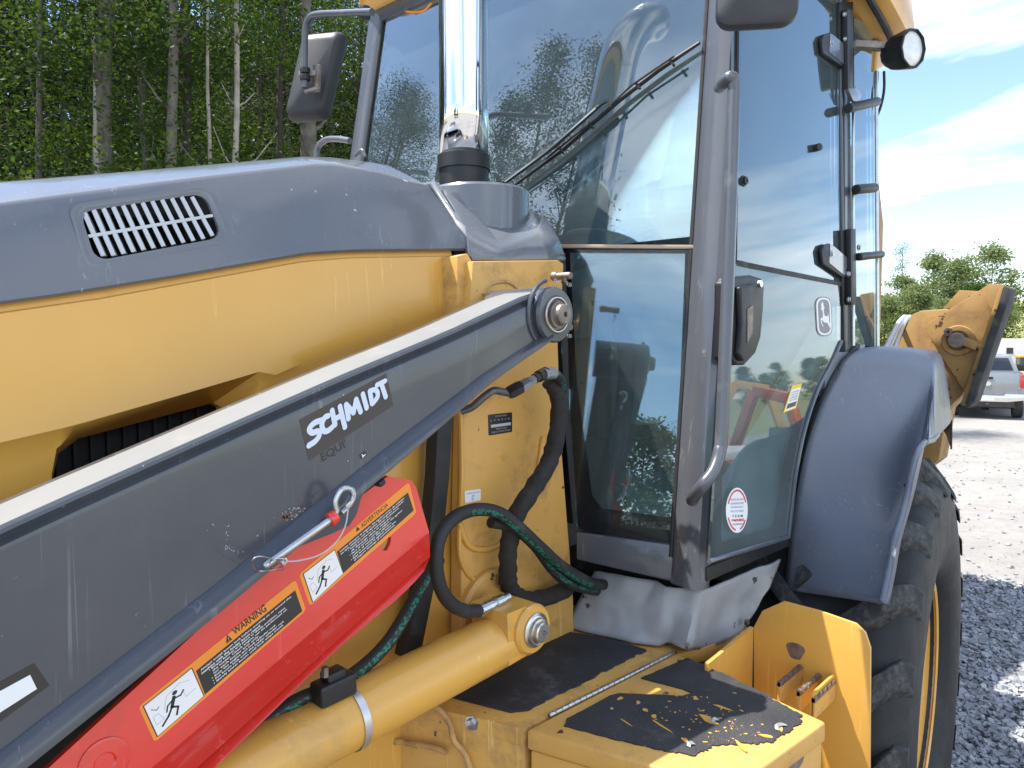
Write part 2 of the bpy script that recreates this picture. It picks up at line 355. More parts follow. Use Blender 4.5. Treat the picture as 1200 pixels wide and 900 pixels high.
# ------------------------------------------------------------------ ground, hill, gravel
def sm(t): t = max(0.0, min(1.0, t)); return t*t*(3-2*t)
def gz(x, y):
    r = sqrt(x*x+y*y); az = math.degrees(math.atan2(y, x))
    w = sm((50-abs(az-5))/20)
    z = -0.75*sm((r-8)/14)*w
    z += sm((r-40)/110)*9.0*sm((38-abs(az-22))/16)
    z += 0.02*noise.noise(Vector((x*0.4, y*0.4, 0)))*sm((r-3)/8) + 0.25*noise.noise(Vector((x*0.03, y*0.03, 3)))*sm((r-40)/40)
    return z
def ground_mat():
    m, t = new_mat('dry_dirt')
    co = node(t, 'ShaderNodeTexCoord').outputs['Object']
    c = ramp(t, tnoise(t, co, 0.35, 10, 0.65), [(0.3, (0.22, 0.205, 0.19)), (0.55, (0.295, 0.28, 0.262)), (0.75, (0.36, 0.35, 0.335))])
    f2 = ramp(t, tnoise(t, co, 7, 8, 0.75), [(0.35, 0.72), (0.6, 1.0)])
    mm = node(t, 'ShaderNodeMix', data_type='RGBA', blend_type='MULTIPLY'); mm.inputs[0].default_value = 0.6
    t.links.new(c, mm.inputs[6]); t.links.new(f2, mm.inputs[7]); c = mm.outputs[2]
    vo = node(t, 'ShaderNodeTexVoronoi'); t.links.new(co, vo.inputs['Vector']); vo.inputs['Scale'].default_value = 22
    peb = ramp(t, vo.outputs['Distance'], [(0.12, 1.0), (0.2, 0.0)])
    pm = node(t, 'ShaderNodeMath', operation='MULTIPLY'); t.links.new(peb, pm.inputs[0]); t.links.new(ramp(t, tnoise(t, co, 1.3, 4), [(0.45, 0.0), (0.6, 0.7)]), pm.inputs[1])
    c = mixc(t, pm.outputs[0], c, (0.20, 0.20, 0.20))
    ln = node(t, 'ShaderNodeVectorMath', operation='LENGTH'); t.links.new(co, ln.inputs[0])
    ng = node(t, 'ShaderNodeMath', operation='MULTIPLY_ADD'); t.links.new(tnoise(t, co, 0.06, 5), ng.inputs[0]); ng.inputs[1].default_value = 30; t.links.new(ln.outputs['Value'], ng.inputs[2])
    gf = node(t, 'ShaderNodeMapRange'); t.links.new(ng.outputs[0], gf.inputs[0]); gf.inputs[1].default_value = 58; gf.inputs[2].default_value = 64
    gc = ramp(t, tnoise(t, co, 0.5, 9, 0.7), [(0.3, (0.16, 0.18, 0.05)), (0.7, (0.30, 0.29, 0.10))])
    c = mixc(t, gf.outputs[0], c, gc)
    b = node(t, 'ShaderNodeBsdfPrincipled'); t.links.new(c, b.inputs['Base Color']); b.inputs['Roughness'].default_value = 0.95
    bn = node(t, 'ShaderNodeBump'); bn.inputs['Strength'].default_value = 0.6; bn.inputs['Distance'].default_value = 0.03
    t.links.new(tnoise(t, co, 9, 9, 0.7), bn.inputs['Height']); t.links.new(bn.outputs[0], b.inputs['Normal'])
    o = node(t, 'ShaderNodeOutputMaterial'); t.links.new(b.outputs[0], o.inputs[0]); return m
g = G(); R = [0.0, 0.8, 1.6]
while R[-1] < 900: R.append(R[-1]*1.09+0.25)
g.grid([[Vector((r*cos(2*pi*k/120), r*sin(2*pi*k/120), gz(r*cos(2*pi*k/120), r*sin(2*pi*k/120)))) for k in range(120)] for r in R], True)
tag(g.build('ground', ground_mat(), sharp=180), kind='structure')
# slate chip yard: a sheet and loose shards
M_SLB = surf('slate_bed', (0.13, 0.135, 0.145), 0.9, var=0.3, vscale=20, bump=0.8, bscale=40)
M_SLA = surf('slate_chip', (0.27, 0.28, 0.30), 0.62, var=0.4, vscale=14, bump=0.2)
M_SLC = surf('pale_slate_chip', (0.36, 0.365, 0.37), 0.7, var=0.3, vscale=14)
g = G(); ed = []
for k in range(60):
    a = 2*pi*k/60; cx, cy = 3.0+2.95*cos(a)*(1+0.0*sin(a)), 0.4+2.6*sin(a)
    d = noise.noise(Vector((cx*1.3, cy*1.3, 5)))*0.35
    ed.append(Vector((min(5.85+d*0.5, cx*1.15+d), cy+d, 0)))
g.grid([[Vector((3, 0.4, 0)).lerp(p, s)+Vector((0, 0, 0.012-0.02*(s > 0.98))) for p in ed] for s in (0.001, 0.3, 0.6, 0.85, 0.97, 1.0)], True)
tag(g.build('gravel_bed', M_SLB, sharp=180), kind='structure')
g = G(); rg = random.Random(5)
def shard(g, x, y, s, z):
    n = rg.choice((4, 5, 5, 6)); a0 = rg.random()*7; el = rg.uniform(0.5, 1)
    tilt = Matrix.Rotation(rg.gauss(0, 0.32), 3, 'X') @ Matrix.Rotation(rg.gauss(0, 0.32), 3, 'Y'); rot = Matrix.Rotation(rg.random()*7, 3, 'Z')
    th = s*rg.uniform(0.14, 0.34); vs = []
    for lv, k in ((-th, 0.9), (th, rg.uniform(0.7, 0.95))):
        for j in range(n):
            r = s*rg.uniform(0.75, 1.1)*k; a = a0+2*pi*j/n
            vs.append(rot @ tilt @ Vector((r*cos(a), r*el*sin(a), lv))+Vector((x, y, z)))
    b = [list(range(n))[::-1], list(range(n, 2*n))]+[[j, (j+1) % n, n+(j+1) % n, n+j] for j in range(n)]
    g.cur = 1 if rg.random() < 0.09 else 0
    g.add(vs, b)
cnt = 0
while cnt < 21000:
    x = rg.uniform(2.2, 5.95); y = rg.uniform(-0.5, 2.0)
    if x > 5.6+0.3*noise.noise(Vector((x*2, y*2, 1))) and rg.random() < 0.8: continue
    # denser where it can be seen past the tyre
    if (y > x*0.25 or y < x*0.09) and rg.random() < 0.75: continue
    shard(g, x, y, rg.uniform(0.008, 0.022) if rg.random() < 0.85 else rg.uniform(0.02, 0.036), rg.uniform(0.012, 0.034)); cnt += 1
for k in range(1500):                                                     # strays on the dirt
    a = radians(rg.uniform(3, 19)); d = 5.8+14*rg.random()**1.6; shard(g, d*cos(a), d*sin(a), 0.006+0.026*rg.random()**3, gz(d*cos(a), d*sin(a))+0.008)
me = g.data('slate_gravel', [M_SLA, M_SLC], sharp=20, weld=False)
tag(link('slate_gravel', me), 'loose blue grey slate chips on the ground behind the rear tyre', 'gravel', kind='stuff')

# ------------------------------------------------------------------ trees
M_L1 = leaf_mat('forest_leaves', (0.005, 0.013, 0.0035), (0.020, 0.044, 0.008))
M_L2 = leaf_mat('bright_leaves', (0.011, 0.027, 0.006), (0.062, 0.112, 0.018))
M_L3 = leaf_mat('pale_willow_leaves', (0.115, 0.16, 0.072), (0.20, 0.25, 0.12))
M_BK = surf('grey_bark', (0.115, 0.105, 0.088), 0.9, var=0.35, vscale=5, bump=0.8, bscale=12)
M_BKD = surf('dark_bark', (0.055, 0.045, 0.038), 0.9, var=0.35, vscale=5, bump=0.8, bscale=12)
M_BKP = surf('pale_dead_bark', (0.30, 0.27, 0.23), 0.9, var=0.3, vscale=5, bump=0.8, bscale=14)
def tree_meshes(seed, H, rt, c0, cr, nl, ls, lm, bark, slim=1.0, clumps=46, droop=0.0):
    rd = random.Random(seed); g = G()
    lean = Vector((rd.gauss(0, 0.035), rd.gauss(0, 0.035), 0)); pts = []; n = 12
    for i in range(n+1):
        t = i/n; pts.append(Vector((lean.x*H*t+0.12*noise.noise(Vector((seed, t*3, 0))), lean.y*H*t+0.12*noise.noise(Vector((seed, 9, t*3))), H*t*0.97-0.3)))
    g.tube(pts, [rt*(1-0.88*(i/n)**0.9)*(1.35 if i == 0 else 1) for i in range(n+1)], 9)
    L = G(); cs = []
    for k in range(clumps):
        t = c0+(1-c0)*rd.random()**0.85; b = pts[int(t*n)].lerp(pts[min(n, int(t*n)+1)], t*n-int(t*n))
        prof = sin(pi*min(1, max(0.0, (t-c0)/(1-c0)*0.9+0.12)))**0.6
        a = rd.random()*2*pi; R_ = cr*prof*rd.uniform(0.35, 1.05); e = b+Vector((cos(a)*R_, sin(a)*R_, R_*rd.uniform(0.1, 0.6)*slim-droop*R_))
        m = b.lerp(e, 0.5)+Vector((0, 0, 0.12*R_))
        g.tube([b, m, e], [rt*0.22*(1.1-t)+0.012, rt*0.13*(1.1-t)+0.008, 0.005], 5, caps=False); cs.append((m.lerp(e, 0.5), R_)); cs.append((e, R_))
    for k in range(nl):
        c, R_ = cs[rd.randrange(len(cs))]; q = 0.25*cr**0.5
        p = c+Vector((rd.gauss(0, q), rd.gauss(0, q), rd.gauss(0, q*0.62)))
        s = ls*rd.uniform(0.6, 1.25)
        ux = Vector((rd.gauss(0, 1), rd.gauss(0, 1), rd.gauss(0, 0.55))).normalized(); uy = ux.cross(Vector((rd.gauss(0, 1), rd.gauss(0, 1), rd.gauss(0, 1)))).normalized()
        b = len(L.v); L.v += [tuple(p-ux*s), tuple(p+uy*s*0.55-ux*s*0.1), tuple(p+ux*s), tuple(p-uy*s*0.55-ux*s*0.1)]; L.f.append([b, b+1, b+2, b+3]); L.m.append(0)
    tm = g.data('trunk', bark, sharp=60, weld=False)
    lm_ = bpy.data.meshes.new('crown'); lm_.from_pydata(L.v, [], L.f); lm_.materials.append(lm)
    return tm, lm_
def plant(name, var, x, y, s, rz, label, group, cat='tree'):
    e = empty(name, (x, y, gz(x, y))); e.rotation_euler = (0, 0, rz); e.scale = (s, s, s)
    for nm, me in (('trunk', var[0]), ('crown', var[1])):
        if me is None: continue
        o = bpy.data.objects.new(nm, me); COL.objects.link(o); o.parent = e
    return tag(e, label, cat, group)
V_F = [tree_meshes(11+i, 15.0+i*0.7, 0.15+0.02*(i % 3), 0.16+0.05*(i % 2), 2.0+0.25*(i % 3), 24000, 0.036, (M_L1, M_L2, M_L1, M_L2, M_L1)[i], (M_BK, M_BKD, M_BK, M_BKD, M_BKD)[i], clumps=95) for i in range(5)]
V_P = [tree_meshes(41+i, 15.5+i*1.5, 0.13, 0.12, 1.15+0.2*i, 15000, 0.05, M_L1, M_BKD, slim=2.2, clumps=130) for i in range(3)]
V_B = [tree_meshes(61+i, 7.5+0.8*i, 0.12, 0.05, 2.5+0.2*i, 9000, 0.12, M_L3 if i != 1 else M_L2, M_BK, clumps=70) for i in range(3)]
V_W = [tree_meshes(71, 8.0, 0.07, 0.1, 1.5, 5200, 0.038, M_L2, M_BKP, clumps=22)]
rf = random.Random(21); nn = 0
def forest_row(d0, a0, a1, step, sc, jit=1.3):
    global nn
    a = a0
    while a < a1:
        deep = d0 > 28  # back rows get only dark leaves, shade put into their colour
        d = d0+rf.uniform(-jit, jit); az = radians(a+rf.uniform(-1, 1)); i = rf.choice((0, 2, 4, 4) if (a > 64 or deep) else (0, 1, 2, 3, 3))
        look = ('mid green', 'bright green', 'dark green', 'yellow green', 'deep green')[i]
        plant('forest_tree', V_F[i], d*cos(az), d*sin(az), sc*rf.uniform(0.88, 1.12), rf.random()*6.28,
              'tall leafy broadleaf tree among many in the dense wood behind the backhoe', 'trees of the wood behind the machine')
        nn += 1; a += step*rf.uniform(0.75, 1.25)
forest_row(22, 26, 118, 6.6, 0.92)
forest_row(26, 25, 120, 4.8, 1.0)
forest_row(30.5, 24, 121, 4.2, 1.08)
forest_row(37, 23, 122, 4.4, 1.2)
# trunks that stand out at the wood's edge
def stem(px, d, r, h, m, label, lean=0.0, top=None, fork=False, leafy=0):
    p = ray(px, 120); az = math.atan2(p.y, p.x); x, y = d*cos(az), d*sin(az); g = G(); rd = random.Random(int(px*7))
    e = empty('forest_tree', (x, y, gz(x, y)))
    pts = [Vector((RT.x*lean*h*t+0.10*noise.noise(Vector((px, t*4, 0))), RT.y*lean*h*t, h*t-0.2)) for t in [i/10 for i in range(11)]]
    g.tube(pts, [r*(1-0.65*i/10) for i in range(11)], 10)
    for k in range(9 if leafy else 3):
        t = rd.uniform(0.35, 0.98); b = pts[int(t*10)]; a = rd.random()*6.28; Lb = rd.uniform(0.4, 1.5)*(1.2-t)
        g.tube([b, b+Vector((cos(a)*Lb*0.5, sin(a)*Lb*0.5, Lb*0.35)), b+Vector((cos(a)*Lb, sin(a)*Lb, Lb*0.95))], [r*0.25, r*0.16, 0.008], 6, caps=False)
    o = bpy.data.objects.new('trunk', g.data('trunk', m, weld=False)); COL.objects.link(o); o.parent = e
    if leafy:
        o = bpy.data.objects.new('crown', V_W[0][1]); COL.objects.link(o); o.parent = e; o.scale = (h/8,)*3; o.location = (pts[5].x, pts[5].y, 0.5)
    tag(e, label, 'tree')
stem(190, 16.0, 0.145, 12.5, M_BK, 'tall straight grey trunk at the wood edge above the hood vent', 0.03, leafy=1)
stem(96, 16.5, 0.26, 11, M_BK, 'thick grey brown leaning trunk left of the tall straight grey trunk', 0.065, leafy=1)
stem(111, 16.2, 0.085, 8.0, M_BKP, 'thin pale trunk beside the thick grey brown leaning trunk', 0.0)
stem(236, 16.2, 0.07, 8.6, M_BKP, 'short pale dead snag with a broken top right of the straight grey trunk', 0.02)
stem(270, 16.0, 0.08, 13, M_BKP, 'slender pale sapling left of the folded mirror on its arm', 0.02, leafy=1)
stem(213, 17.5, 0.15, 12, M_BKD, 'dark trunk just right of the tall straight grey trunk', 0.01, leafy=1)
stem(170, 17.0, 0.07, 12, M_BK, 'thin grey stem left of the tall straight grey trunk', -0.01, leafy=1)
stem(364, 17.5, 0.26, 13, M_BK, 'thick grey brown trunk standing behind the folded mirror', -0.01, leafy=1)
stem(310, 18.0, 0.10, 13, M_BKD, 'thin dark curved trunk left of the folded mirror', 0.05, leafy=1)
stem(30, 17.0, 0.08, 12, M_BK, 'thin grey trunk at the far left edge of the wood', 0.04, leafy=1)
# sparse poplars that the windscreen mirrors
for k, (a, d, s) in enumerate(((127.4, 26, 1.2), (130.4, 28, 1.32), (133.0, 27, 1.25), (135.2, 31, 0.75))):
    az = radians(a); plant('poplar_tree', V_P[k % 3], d*cos(az), d*sin(az), s, k*1.3, ('first', 'second', 'third', 'fourth')[k]+' slim poplar from the left of those mirrored in the windscreen', 'poplars mirrored in the windscreen')
# far back of the wood: one leafy mass, its leaf colour darkened for shade
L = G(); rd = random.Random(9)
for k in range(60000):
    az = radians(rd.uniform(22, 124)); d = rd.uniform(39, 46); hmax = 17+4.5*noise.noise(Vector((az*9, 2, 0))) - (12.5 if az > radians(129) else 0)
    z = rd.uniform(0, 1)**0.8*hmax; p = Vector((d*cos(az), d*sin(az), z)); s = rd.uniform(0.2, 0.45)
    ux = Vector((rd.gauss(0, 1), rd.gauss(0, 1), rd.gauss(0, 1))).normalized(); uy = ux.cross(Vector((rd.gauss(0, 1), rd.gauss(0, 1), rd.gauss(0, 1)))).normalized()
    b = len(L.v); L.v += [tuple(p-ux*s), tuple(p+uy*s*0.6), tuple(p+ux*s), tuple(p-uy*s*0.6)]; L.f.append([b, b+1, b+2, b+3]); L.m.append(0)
me = bpy.data.meshes.new('distant_foliage'); me.from_pydata(L.v, [], L.f); me.materials.append(leaf_mat('shaded_wood_leaves', (0.004, 0.010, 0.003), (0.016, 0.034, 0.007)))
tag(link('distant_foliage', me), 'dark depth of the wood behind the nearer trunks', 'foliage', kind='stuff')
# tree line across the yard, behind the stabilizer
rt_ = random.Random(3); kk = 0
def lined(az, d, s, i, lab): 
    a = radians(az); return plant('yard_tree', V_B[i], d*cos(a), d*sin(a), s, rt_.random()*6, lab, 'trees along the far side of the yard')
def px_az(px): p = ray(px, 380); return math.degrees(math.atan2(p.y, p.x))
for px, d, s, i in ((1000, 66, 1.15, 0), (1036, 62, 0.84, 0), (1054, 66, 0.92, 2), (1073, 63, 1.0, 0), (1092, 68, 1.16, 2), (1108, 62, 0.80, 0), (1124, 67, 1.08, 2), (1141, 64, 0.86, 1), (1158, 70, 1.22, 2), (1172, 64, 0.78, 0), (1235, 70, 1.0, 0), (1290, 72, 1.0, 1)):
    kk += 1; lined(px_az(px), d, s*0.78, i, 'rounded %s tree, number %s from the left in the row across the yard' % (('pale green', 'bright green', 'grey green')[i], ('one', 'two', 'three', 'four', 'five', 'six', 'seven', 'eight', 'nine', 'ten', 'eleven', 'twelve')[kk-1]))
plant('yard_tree', V_W[0], *(lambda a, d: (d*cos(a), d*sin(a)))(radians(px_az(1057)), 70), 1.2, 1, 'thin tree with a small tuft rising above the row across the yard', None)
for k in range(18):
    lined(-14-k*1.7+rt_.uniform(-1, 1), 165+rt_.uniform(-6, 12), rt_.uniform(0.85, 1.2), k % 3, 'dark green tree in the line mirrored in the cab door')

# ------------------------------------------------------------------ things across the yard
M_SILV = surf('silver_car_paint', (0.27, 0.28, 0.295), 0.3, metal=0.35, coat=0.6, var=0.02)
M_CARG = surf('car_glass', (0.02, 0.025, 0.03), 0.05, var=0.1, coat=0.5)
M_TAIL = surf('tail_light_red', (0.55, 0.01, 0.02), 0.15, coat=0.8, var=0.05)
M_BMP = surf('chrome_bumper', (0.75, 0.76, 0.78), 0.15, metal=0.9, var=0.05)
M_UND = surf('dusty_underbody', (0.06, 0.055, 0.05), 0.8, var=0.3)
def local(root):
    """builds in the root's own frame"""
    def f(g, name, mats, parent=None, **k):
        o = bpy.data.objects.new(name, g.data(name, mats, **k)); COL.objects.link(o); o.parent = parent or root; return o
    return f
def mirror_pts(pts): return [(x, -y, z) for x, y, z in pts]
a = radians(px_az(1160)); d = 27.2
truck = empty('pickup_truck', (d*cos(a), d*sin(a), gz(d*cos(a), d*sin(a)))); truck.rotation_euler = (0, 0, a+radians(3))
tag(truck, 'silver crew cab pickup truck parked across the yard, tailgate towards us', 'pickup truck')
P = local(truck)                                                      # local +x runs away from the camera (truck nose)
g = G(); g.prism([(0.0, -0.99, 0.62), (0.0, -1.0, 1.0), (0.02, -0.97, 1.42), (0.02, -0.88, 1.46), (0.02, -0.86, 0.95), (0.02, 0.86, 0.95), (0.02, 0.88, 1.46), (0.02, 0.97, 1.42), (0.0, 1.0, 1.0), (0.0, 0.99, 0.62)], (1.95, 0, 0)); P(g, 'bed', M_SILV, bevel=0.02)
g = G(); g.prism([(1.96, y, z) for y, z in ((-1.0, 0.6), (-1.01, 1.05), (-0.97, 1.42), (0.97, 1.42), (1.01, 1.05), (1.0, 0.6))], (3.9, 0, 0)); P(g, 'body', M_SILV, bevel=0.03)
g = G(); g.grid([[(1.98, -0.95, 1.41), (2.22, -0.74, 1.93), (2.22, 0.74, 1.93), (1.98, 0.95, 1.41)], [(4.0, -0.95, 1.41), (3.5, -0.74, 1.96), (3.5, 0.74, 1.96), (4.0, 0.95, 1.41)]], True)
g.add([(1.98, -0.95, 1.41), (2.22, -0.74, 1.93), (2.22, 0.74, 1.93), (1.98, 0.95, 1.41)], [[0, 1, 2, 3]]); g.add([(4.0, -0.95, 1.41), (3.5, -0.74, 1.96), (3.5, 0.74, 1.96), (4.0, 0.95, 1.41)], [[3, 2, 1, 0]])
cabp = P(g, 'cab', M_SILV, bevel=0.04)
g = G(); g.prism([(1.985, -0.80, 1.47), (2.165, -0.66, 1.85), (2.165, 0.66, 1.85), (1.985, 0.80, 1.47)], (-0.02, 0, 0.008)); rw = P(g, 'rear_window', M_CARG, bevel=0.01)
g = G(); g.b2((2.19, -0.16, 1.885), (2.24, 0.16, 1.945)); P(g, 'brake_light', M_TAIL, bevel=0.008)
g = G(); g.prism([(-0.03, -0.80, 0.80), (-0.045, -0.80, 1.10), (-0.02, -0.80, 1.42), (-0.02, 0.80, 1.42), (-0.045, 0.80, 1.10), (-0.03, 0.80, 0.80)], (0.05, 0, 0)); tg = P(g, 'tailgate', M_SILV, bevel=0.015)
g = G(); g.b2((-0.065, -0.13, 1.24), (-0.03, 0.13, 1.31)); P(g, 'tailgate_handle', M_BLK, tg, bevel=0.008)
g = G(); g.prism([(-0.052, 0.10*cos(radians(t))*0.9, 1.10+0.07*sin(radians(t))) for t in range(0, 360, 30)], (-0.012, 0, 0)); P(g, 'emblem', M_BMP, tg)
for s in (-1, 1):
    g = G(); g.prism([(-0.03, s*0.83, 0.98), (-0.03, s*0.83, 1.38), (-0.01, s*0.995, 1.38), (-0.01, s*1.01, 0.98)], (0.10, 0, 0)); P(g, 'tail_light', M_TAIL, bevel=0.01)
    g = G(); g.b2((3.55, s*1.0-0.01, 1.38), (3.72, s*1.28, 1.62)); P(g, 'door_mirror', M_BLK, bevel=0.03)
g = G(); g.prism([(-0.16, y, z) for y, z in ((-1.0, 0.62), (-1.0, 0.80), (-0.45, 0.80), (-0.42, 0.74), (0.42, 0.74), (0.45, 0.80), (1.0, 0.80), (1.0, 0.62), (0.5, 0.55), (-0.5, 0.55))], (0.16, 0, 0)); bp = P(g, 'bumper', M_BMP, bevel=0.02)
g = G(); g.b2((-0.172, -0.16, 0.60), (-0.158, 0.16, 0.72)); P(g, 'number_plate', M_WHT, bp)
g = G(); g.b2((-0.12, -0.7, 0.38), (5.0, 0.7, 0.60)); g.b2((-0.22, -0.05, 0.42), (0.1, 0.05, 0.50)); P(g, 'chassis', M_UND, bevel=0.03)
g = G(); g.b2((0.9, -0.8, 0.28), (1.05, 0.8, 0.40)); g.lathe((0.97, -0.12, 0.34), (0, 1, 0), [(0.0001, 0), (0.14, 0.02), (0.14, 0.22), (0.0001, 0.24)], 14); P(g, 'rear_axle', M_UND)
for sx in (1.0, 4.7):
    for s in (-1, 1):
        g = G(); g.lathe((sx, s*0.72, 0.39), (0, s, 0), [(0.2, 0), (0.36, 0), (0.39, 0.03), (0.39, 0.25), (0.36, 0.28), (0.24, 0.28)], 28); w = P(g, 'wheel', M_UND)
        g = G(); g.lathe((sx, s*0.72, 0.39), (0, s, 0), [(0.0001, 0.24), (0.1, 0.26), (0.23, 0.2), (0.24, 0.27)], 20); P(g, 'rim', M_BMP, w)
# white box trailer and two yellow machines behind the pickup
M_TRL = surf('white_trailer_skin', (0.74, 0.72, 0.72), 0.5, var=0.05)
a = radians(px_az(1180)); d = 44
tr = empty('box_trailer', (d*cos(a), d*sin(a), gz(d*cos(a), d*sin(a)))); tr.rotation_euler = (0, 0, a+radians(12)); tag(tr, 'small white box trailer standing beyond the silver pickup', 'trailer')
P = local(tr)
g = G(); g.b2((0, -0.85, 0.55), (3.4, 0.85, 2.5)); bx = P(g, 'body', M_TRL, bevel=0.03)
g = G(); g.b2((-0.015, -0.30, 1.75), (0.0, -0.02, 2.05)); P(g, 'window', M_CARG, bx)
g = G(); g.b2((-0.02, 0.5, 0.6), (0.0, 0.53, 2.45)); g.b2((-0.02, -0.86, 0.56), (0.02, -0.80, 2.48)); P(g, 'trim', M_TAIL, bx)
for s in (-1, 1):
    g = G(); g.lathe((1.7, s*0.75, 0.36), (0, s, 0), [(0.0001, 0), (0.34, 0), (0.36, 0.05), (0.36, 0.2), (0.2, 0.2), (0.0001, 0.18)], 20); P(g, 'wheel', M_UND)
def yellow_loader(px, d, rz, s, label):
    a = radians(px_az(px)); e = empty('wheel_loader', (d*cos(a), d*sin(a), gz(d*cos(a), d*sin(a)))); e.rotation_euler = (0, 0, rz); e.scale = (s, s, s); tag(e, label, 'loader')
    P = local(e)
    g = G(); g.prism([(-2.4, -0.8, 0.9), (-2.5, -0.8, 1.7), (-0.6, -0.8, 1.9), (-0.4, -0.8, 1.0)], (0, 1.6, 0)); P(g, 'hood', M_YEL, bevel=0.06)
    g = G(); g.prism([(-0.6, -0.6, 1.2), (-0.5, -0.55, 2.75), (0.6, -0.55, 2.75), (0.8, -0.6, 1.2)], (0, 1.15, 0)); c = P(g, 'cab', M_CARG, bevel=0.04)
    g = G(); g.b2((-0.7, -0.68, 2.72), (0.75, 0.66, 2.88)); P(g, 'roof', M_YEL, c, bevel=0.04)
    for y in (-0.55, 0.4):
        g = G(); g.prism([(0.2, y, 1.6), (0.3, y, 1.9), (2.3, y, 0.9), (2.4, y, 0.5), (2.1, y, 0.55)], (0, 0.14, 0)); P(g, 'lift_arm', M_YEL, bevel=0.02)
    g = G(); g.prism([(2.2, -1.2, 0.15), (3.2, -1.2, 0.1), (2.5, -1.2, 0.3), (2.3, -1.2, 1.0), (2.1, -1.2, 0.9)], (0, 2.4, 0)); P(g, 'bucket', M_UND)
    for x in (-1.6, 1.1):
        for y in (-1.05, 0.7):
            g = G(); g.lathe((x, y, 0.68), (0, 1, 0), [(0.0001, 0.08), (0.35, 0.05), (0.62, 0), (0.68, 0.06), (0.68, 0.3), (0.62, 0.36), (0.35, 0.32), (0.0001, 0.3)], 24); P(g, 'wheel', M_UND)
yellow_loader(1171, 37, 2.2, 0.52, 'small yellow loader parked between the pickup and the white trailer')
yellow_loader(1206, 40, 0.4, 0.62, 'yellow loader at the right edge of the yard beside the white trailer')
# equipment mirrored in the cab door: orange attachments and a flatbed on the near side of the yard
M_ORP = surf('faded_orange_paint', (0.62, 0.13, 0.03), 0.45, var=0.15, dirt=(0.2, 0.12, 0.08), dirt_amt=0.3)
def boom_lift(az, d, rz, s, m, label):
    a = radians(az); e = empty('excavator', (d*cos(a), d*sin(a), gz(d*cos(a), d*sin(a)))); e.rotation_euler = (0, 0, rz); e.scale = (s, s, s); tag(e, label, 'excavator')
    P = local(e)
    for y in (-0.9, 0.5):
        g = G(); g.prism([(-1.2, y, 0.15), (-1.35, y, 0.4), (-1.1, y, 0.62), (1.1, y, 0.62), (1.35, y, 0.4), (1.2, y, 0.1)], (0, 0.4, 0)); P(g, 'track', M_UND, bevel=0.04)
    g = G(); g.prism([(-1.2, -0.8, 0.75), (-1.3, -0.8, 1.4), (-0.3, -0.8, 1.5), (0.7, -0.8, 1.2), (0.8, -0.8, 0.75)], (0, 1.6, 0)); P(g, 'body', m, bevel=0.08)
    g = G(); g.prism([(-0.3, 0.0, 1.2), (-0.25, 0.0, 2.5), (0.6, 0.0, 2.5), (0.8, 0.0, 1.2)], (0, 0.75, 0)); P(g, 'cab', M_CARG, bevel=0.05)
    g = G()
    for p, q in (((0.7, -0.2, 1.1), (1.9, -0.2, 2.7)), ((1.9, -0.2, 2.7), (3.1, -0.2, 2.4)), ((3.1, -0.2, 2.4), (3.4, -0.2, 1.0))): g.bar(p, q, 0.2, 0.28)
    P(g, 'boom', m, bevel=0.03)
    g = G(); g.prism([(3.2, -0.6, 1.1), (3.6, -0.6, 1.05), (3.7, -0.6, 0.5), (3.3, -0.6, 0.25), (3.1, -0.6, 0.6)], (0, 0.8, 0)); P(g, 'bucket', M_UND)
boom_lift(-24.2, 17, 2.0, 0.8, M_ORP, 'orange tracked excavator mirrored in the lower cab door')
boom_lift(-26.8, 24, 0.6, 1.0, M_YEL, 'yellow tracked excavator mirrored beside the orange one')
a = radians(-26); fl = empty('flatbed_trailer', (11*cos(a), 11*sin(a), 0)); fl.rotation_euler = (0, 0, 0.5); tag(fl, 'low white deck trailer mirrored at the bottom of the cab door', 'trailer')
P = local(fl)
g = G(); g.b2((-1.6, -0.8, 0.62), (1.6, 0.8, 0.74)); P(g, 'deck', M_TRL, bevel=0.02)
g = G()
for x in (-1.5, -0.5, 0.5, 1.5): g.bar((x, -0.78, 0.74), (x, -0.78, 1.3), 0.05, 0.05)
g.bar((-1.5, -0.78, 1.3), (1.5, -0.78, 1.3), 0.05, 0.05, (0, 1, 0)); P(g, 'rail', M_TRL)
for x in (-0.5, 0.4):
    for y in (-0.95, 0.75):
        g = G(); g.lathe((x, y, 0.33), (0, 1, 0), [(0.0001, 0.03), (0.2, 0.02), (0.33, 0.03), (0.33, 0.18), (0.2, 0.2), (0.0001, 0.18)], 18); P(g, 'wheel', M_UND)

# in front of the machine, mirrored in the lower corner pane
def ahead(az, d): a = radians(az); return d*cos(a), d*sin(a)
for az, d, s, i, lab in ((185.5, 24, 0.75, 1, 'leafy tree mirrored in the lower corner pane of the cab'), (180.5, 30, 0.8, 0, 'paler tree mirrored left of the leafy one in the lower corner pane'), (196, 34, 0.8, 2, 'grey green tree mirrored at the right edge of the lower corner pane')):
    plant('yard_tree', V_B[i], *ahead(az, d), s, az, lab, None)
x, y = ahead(188, 15); sh = empty('flatbed_trailer', (x, y, 0)); sh.rotation_euler = (0, 0, 0.1); tag(sh, 'white decked trailer loaded with dark boards, mirrored low in the corner pane', 'trailer')
P = local(sh)
g = G(); g.b2((-1.2, -3.2, 0.9), (1.2, 3.2, 1.05)); P(g, 'deck', M_TRL, bevel=0.02)
for k in range(5):
    g = G(); g.b2((-1.0+0.1*(k % 2), -2.8+k*0.1, 1.06+k*0.16), (1.0, 2.6, 1.20+k*0.16)); P(g, 'board', M_UND)
for yy in (-1.5, 1.5):
    g = G(); g.lathe((1.2, yy, 0.42), (1, 0, 0), [(0.0001, 0), (0.42, 0.0), (0.42, 0.22), (0.0001, 0.22)], 20); P(g, 'wheel', M_UND)
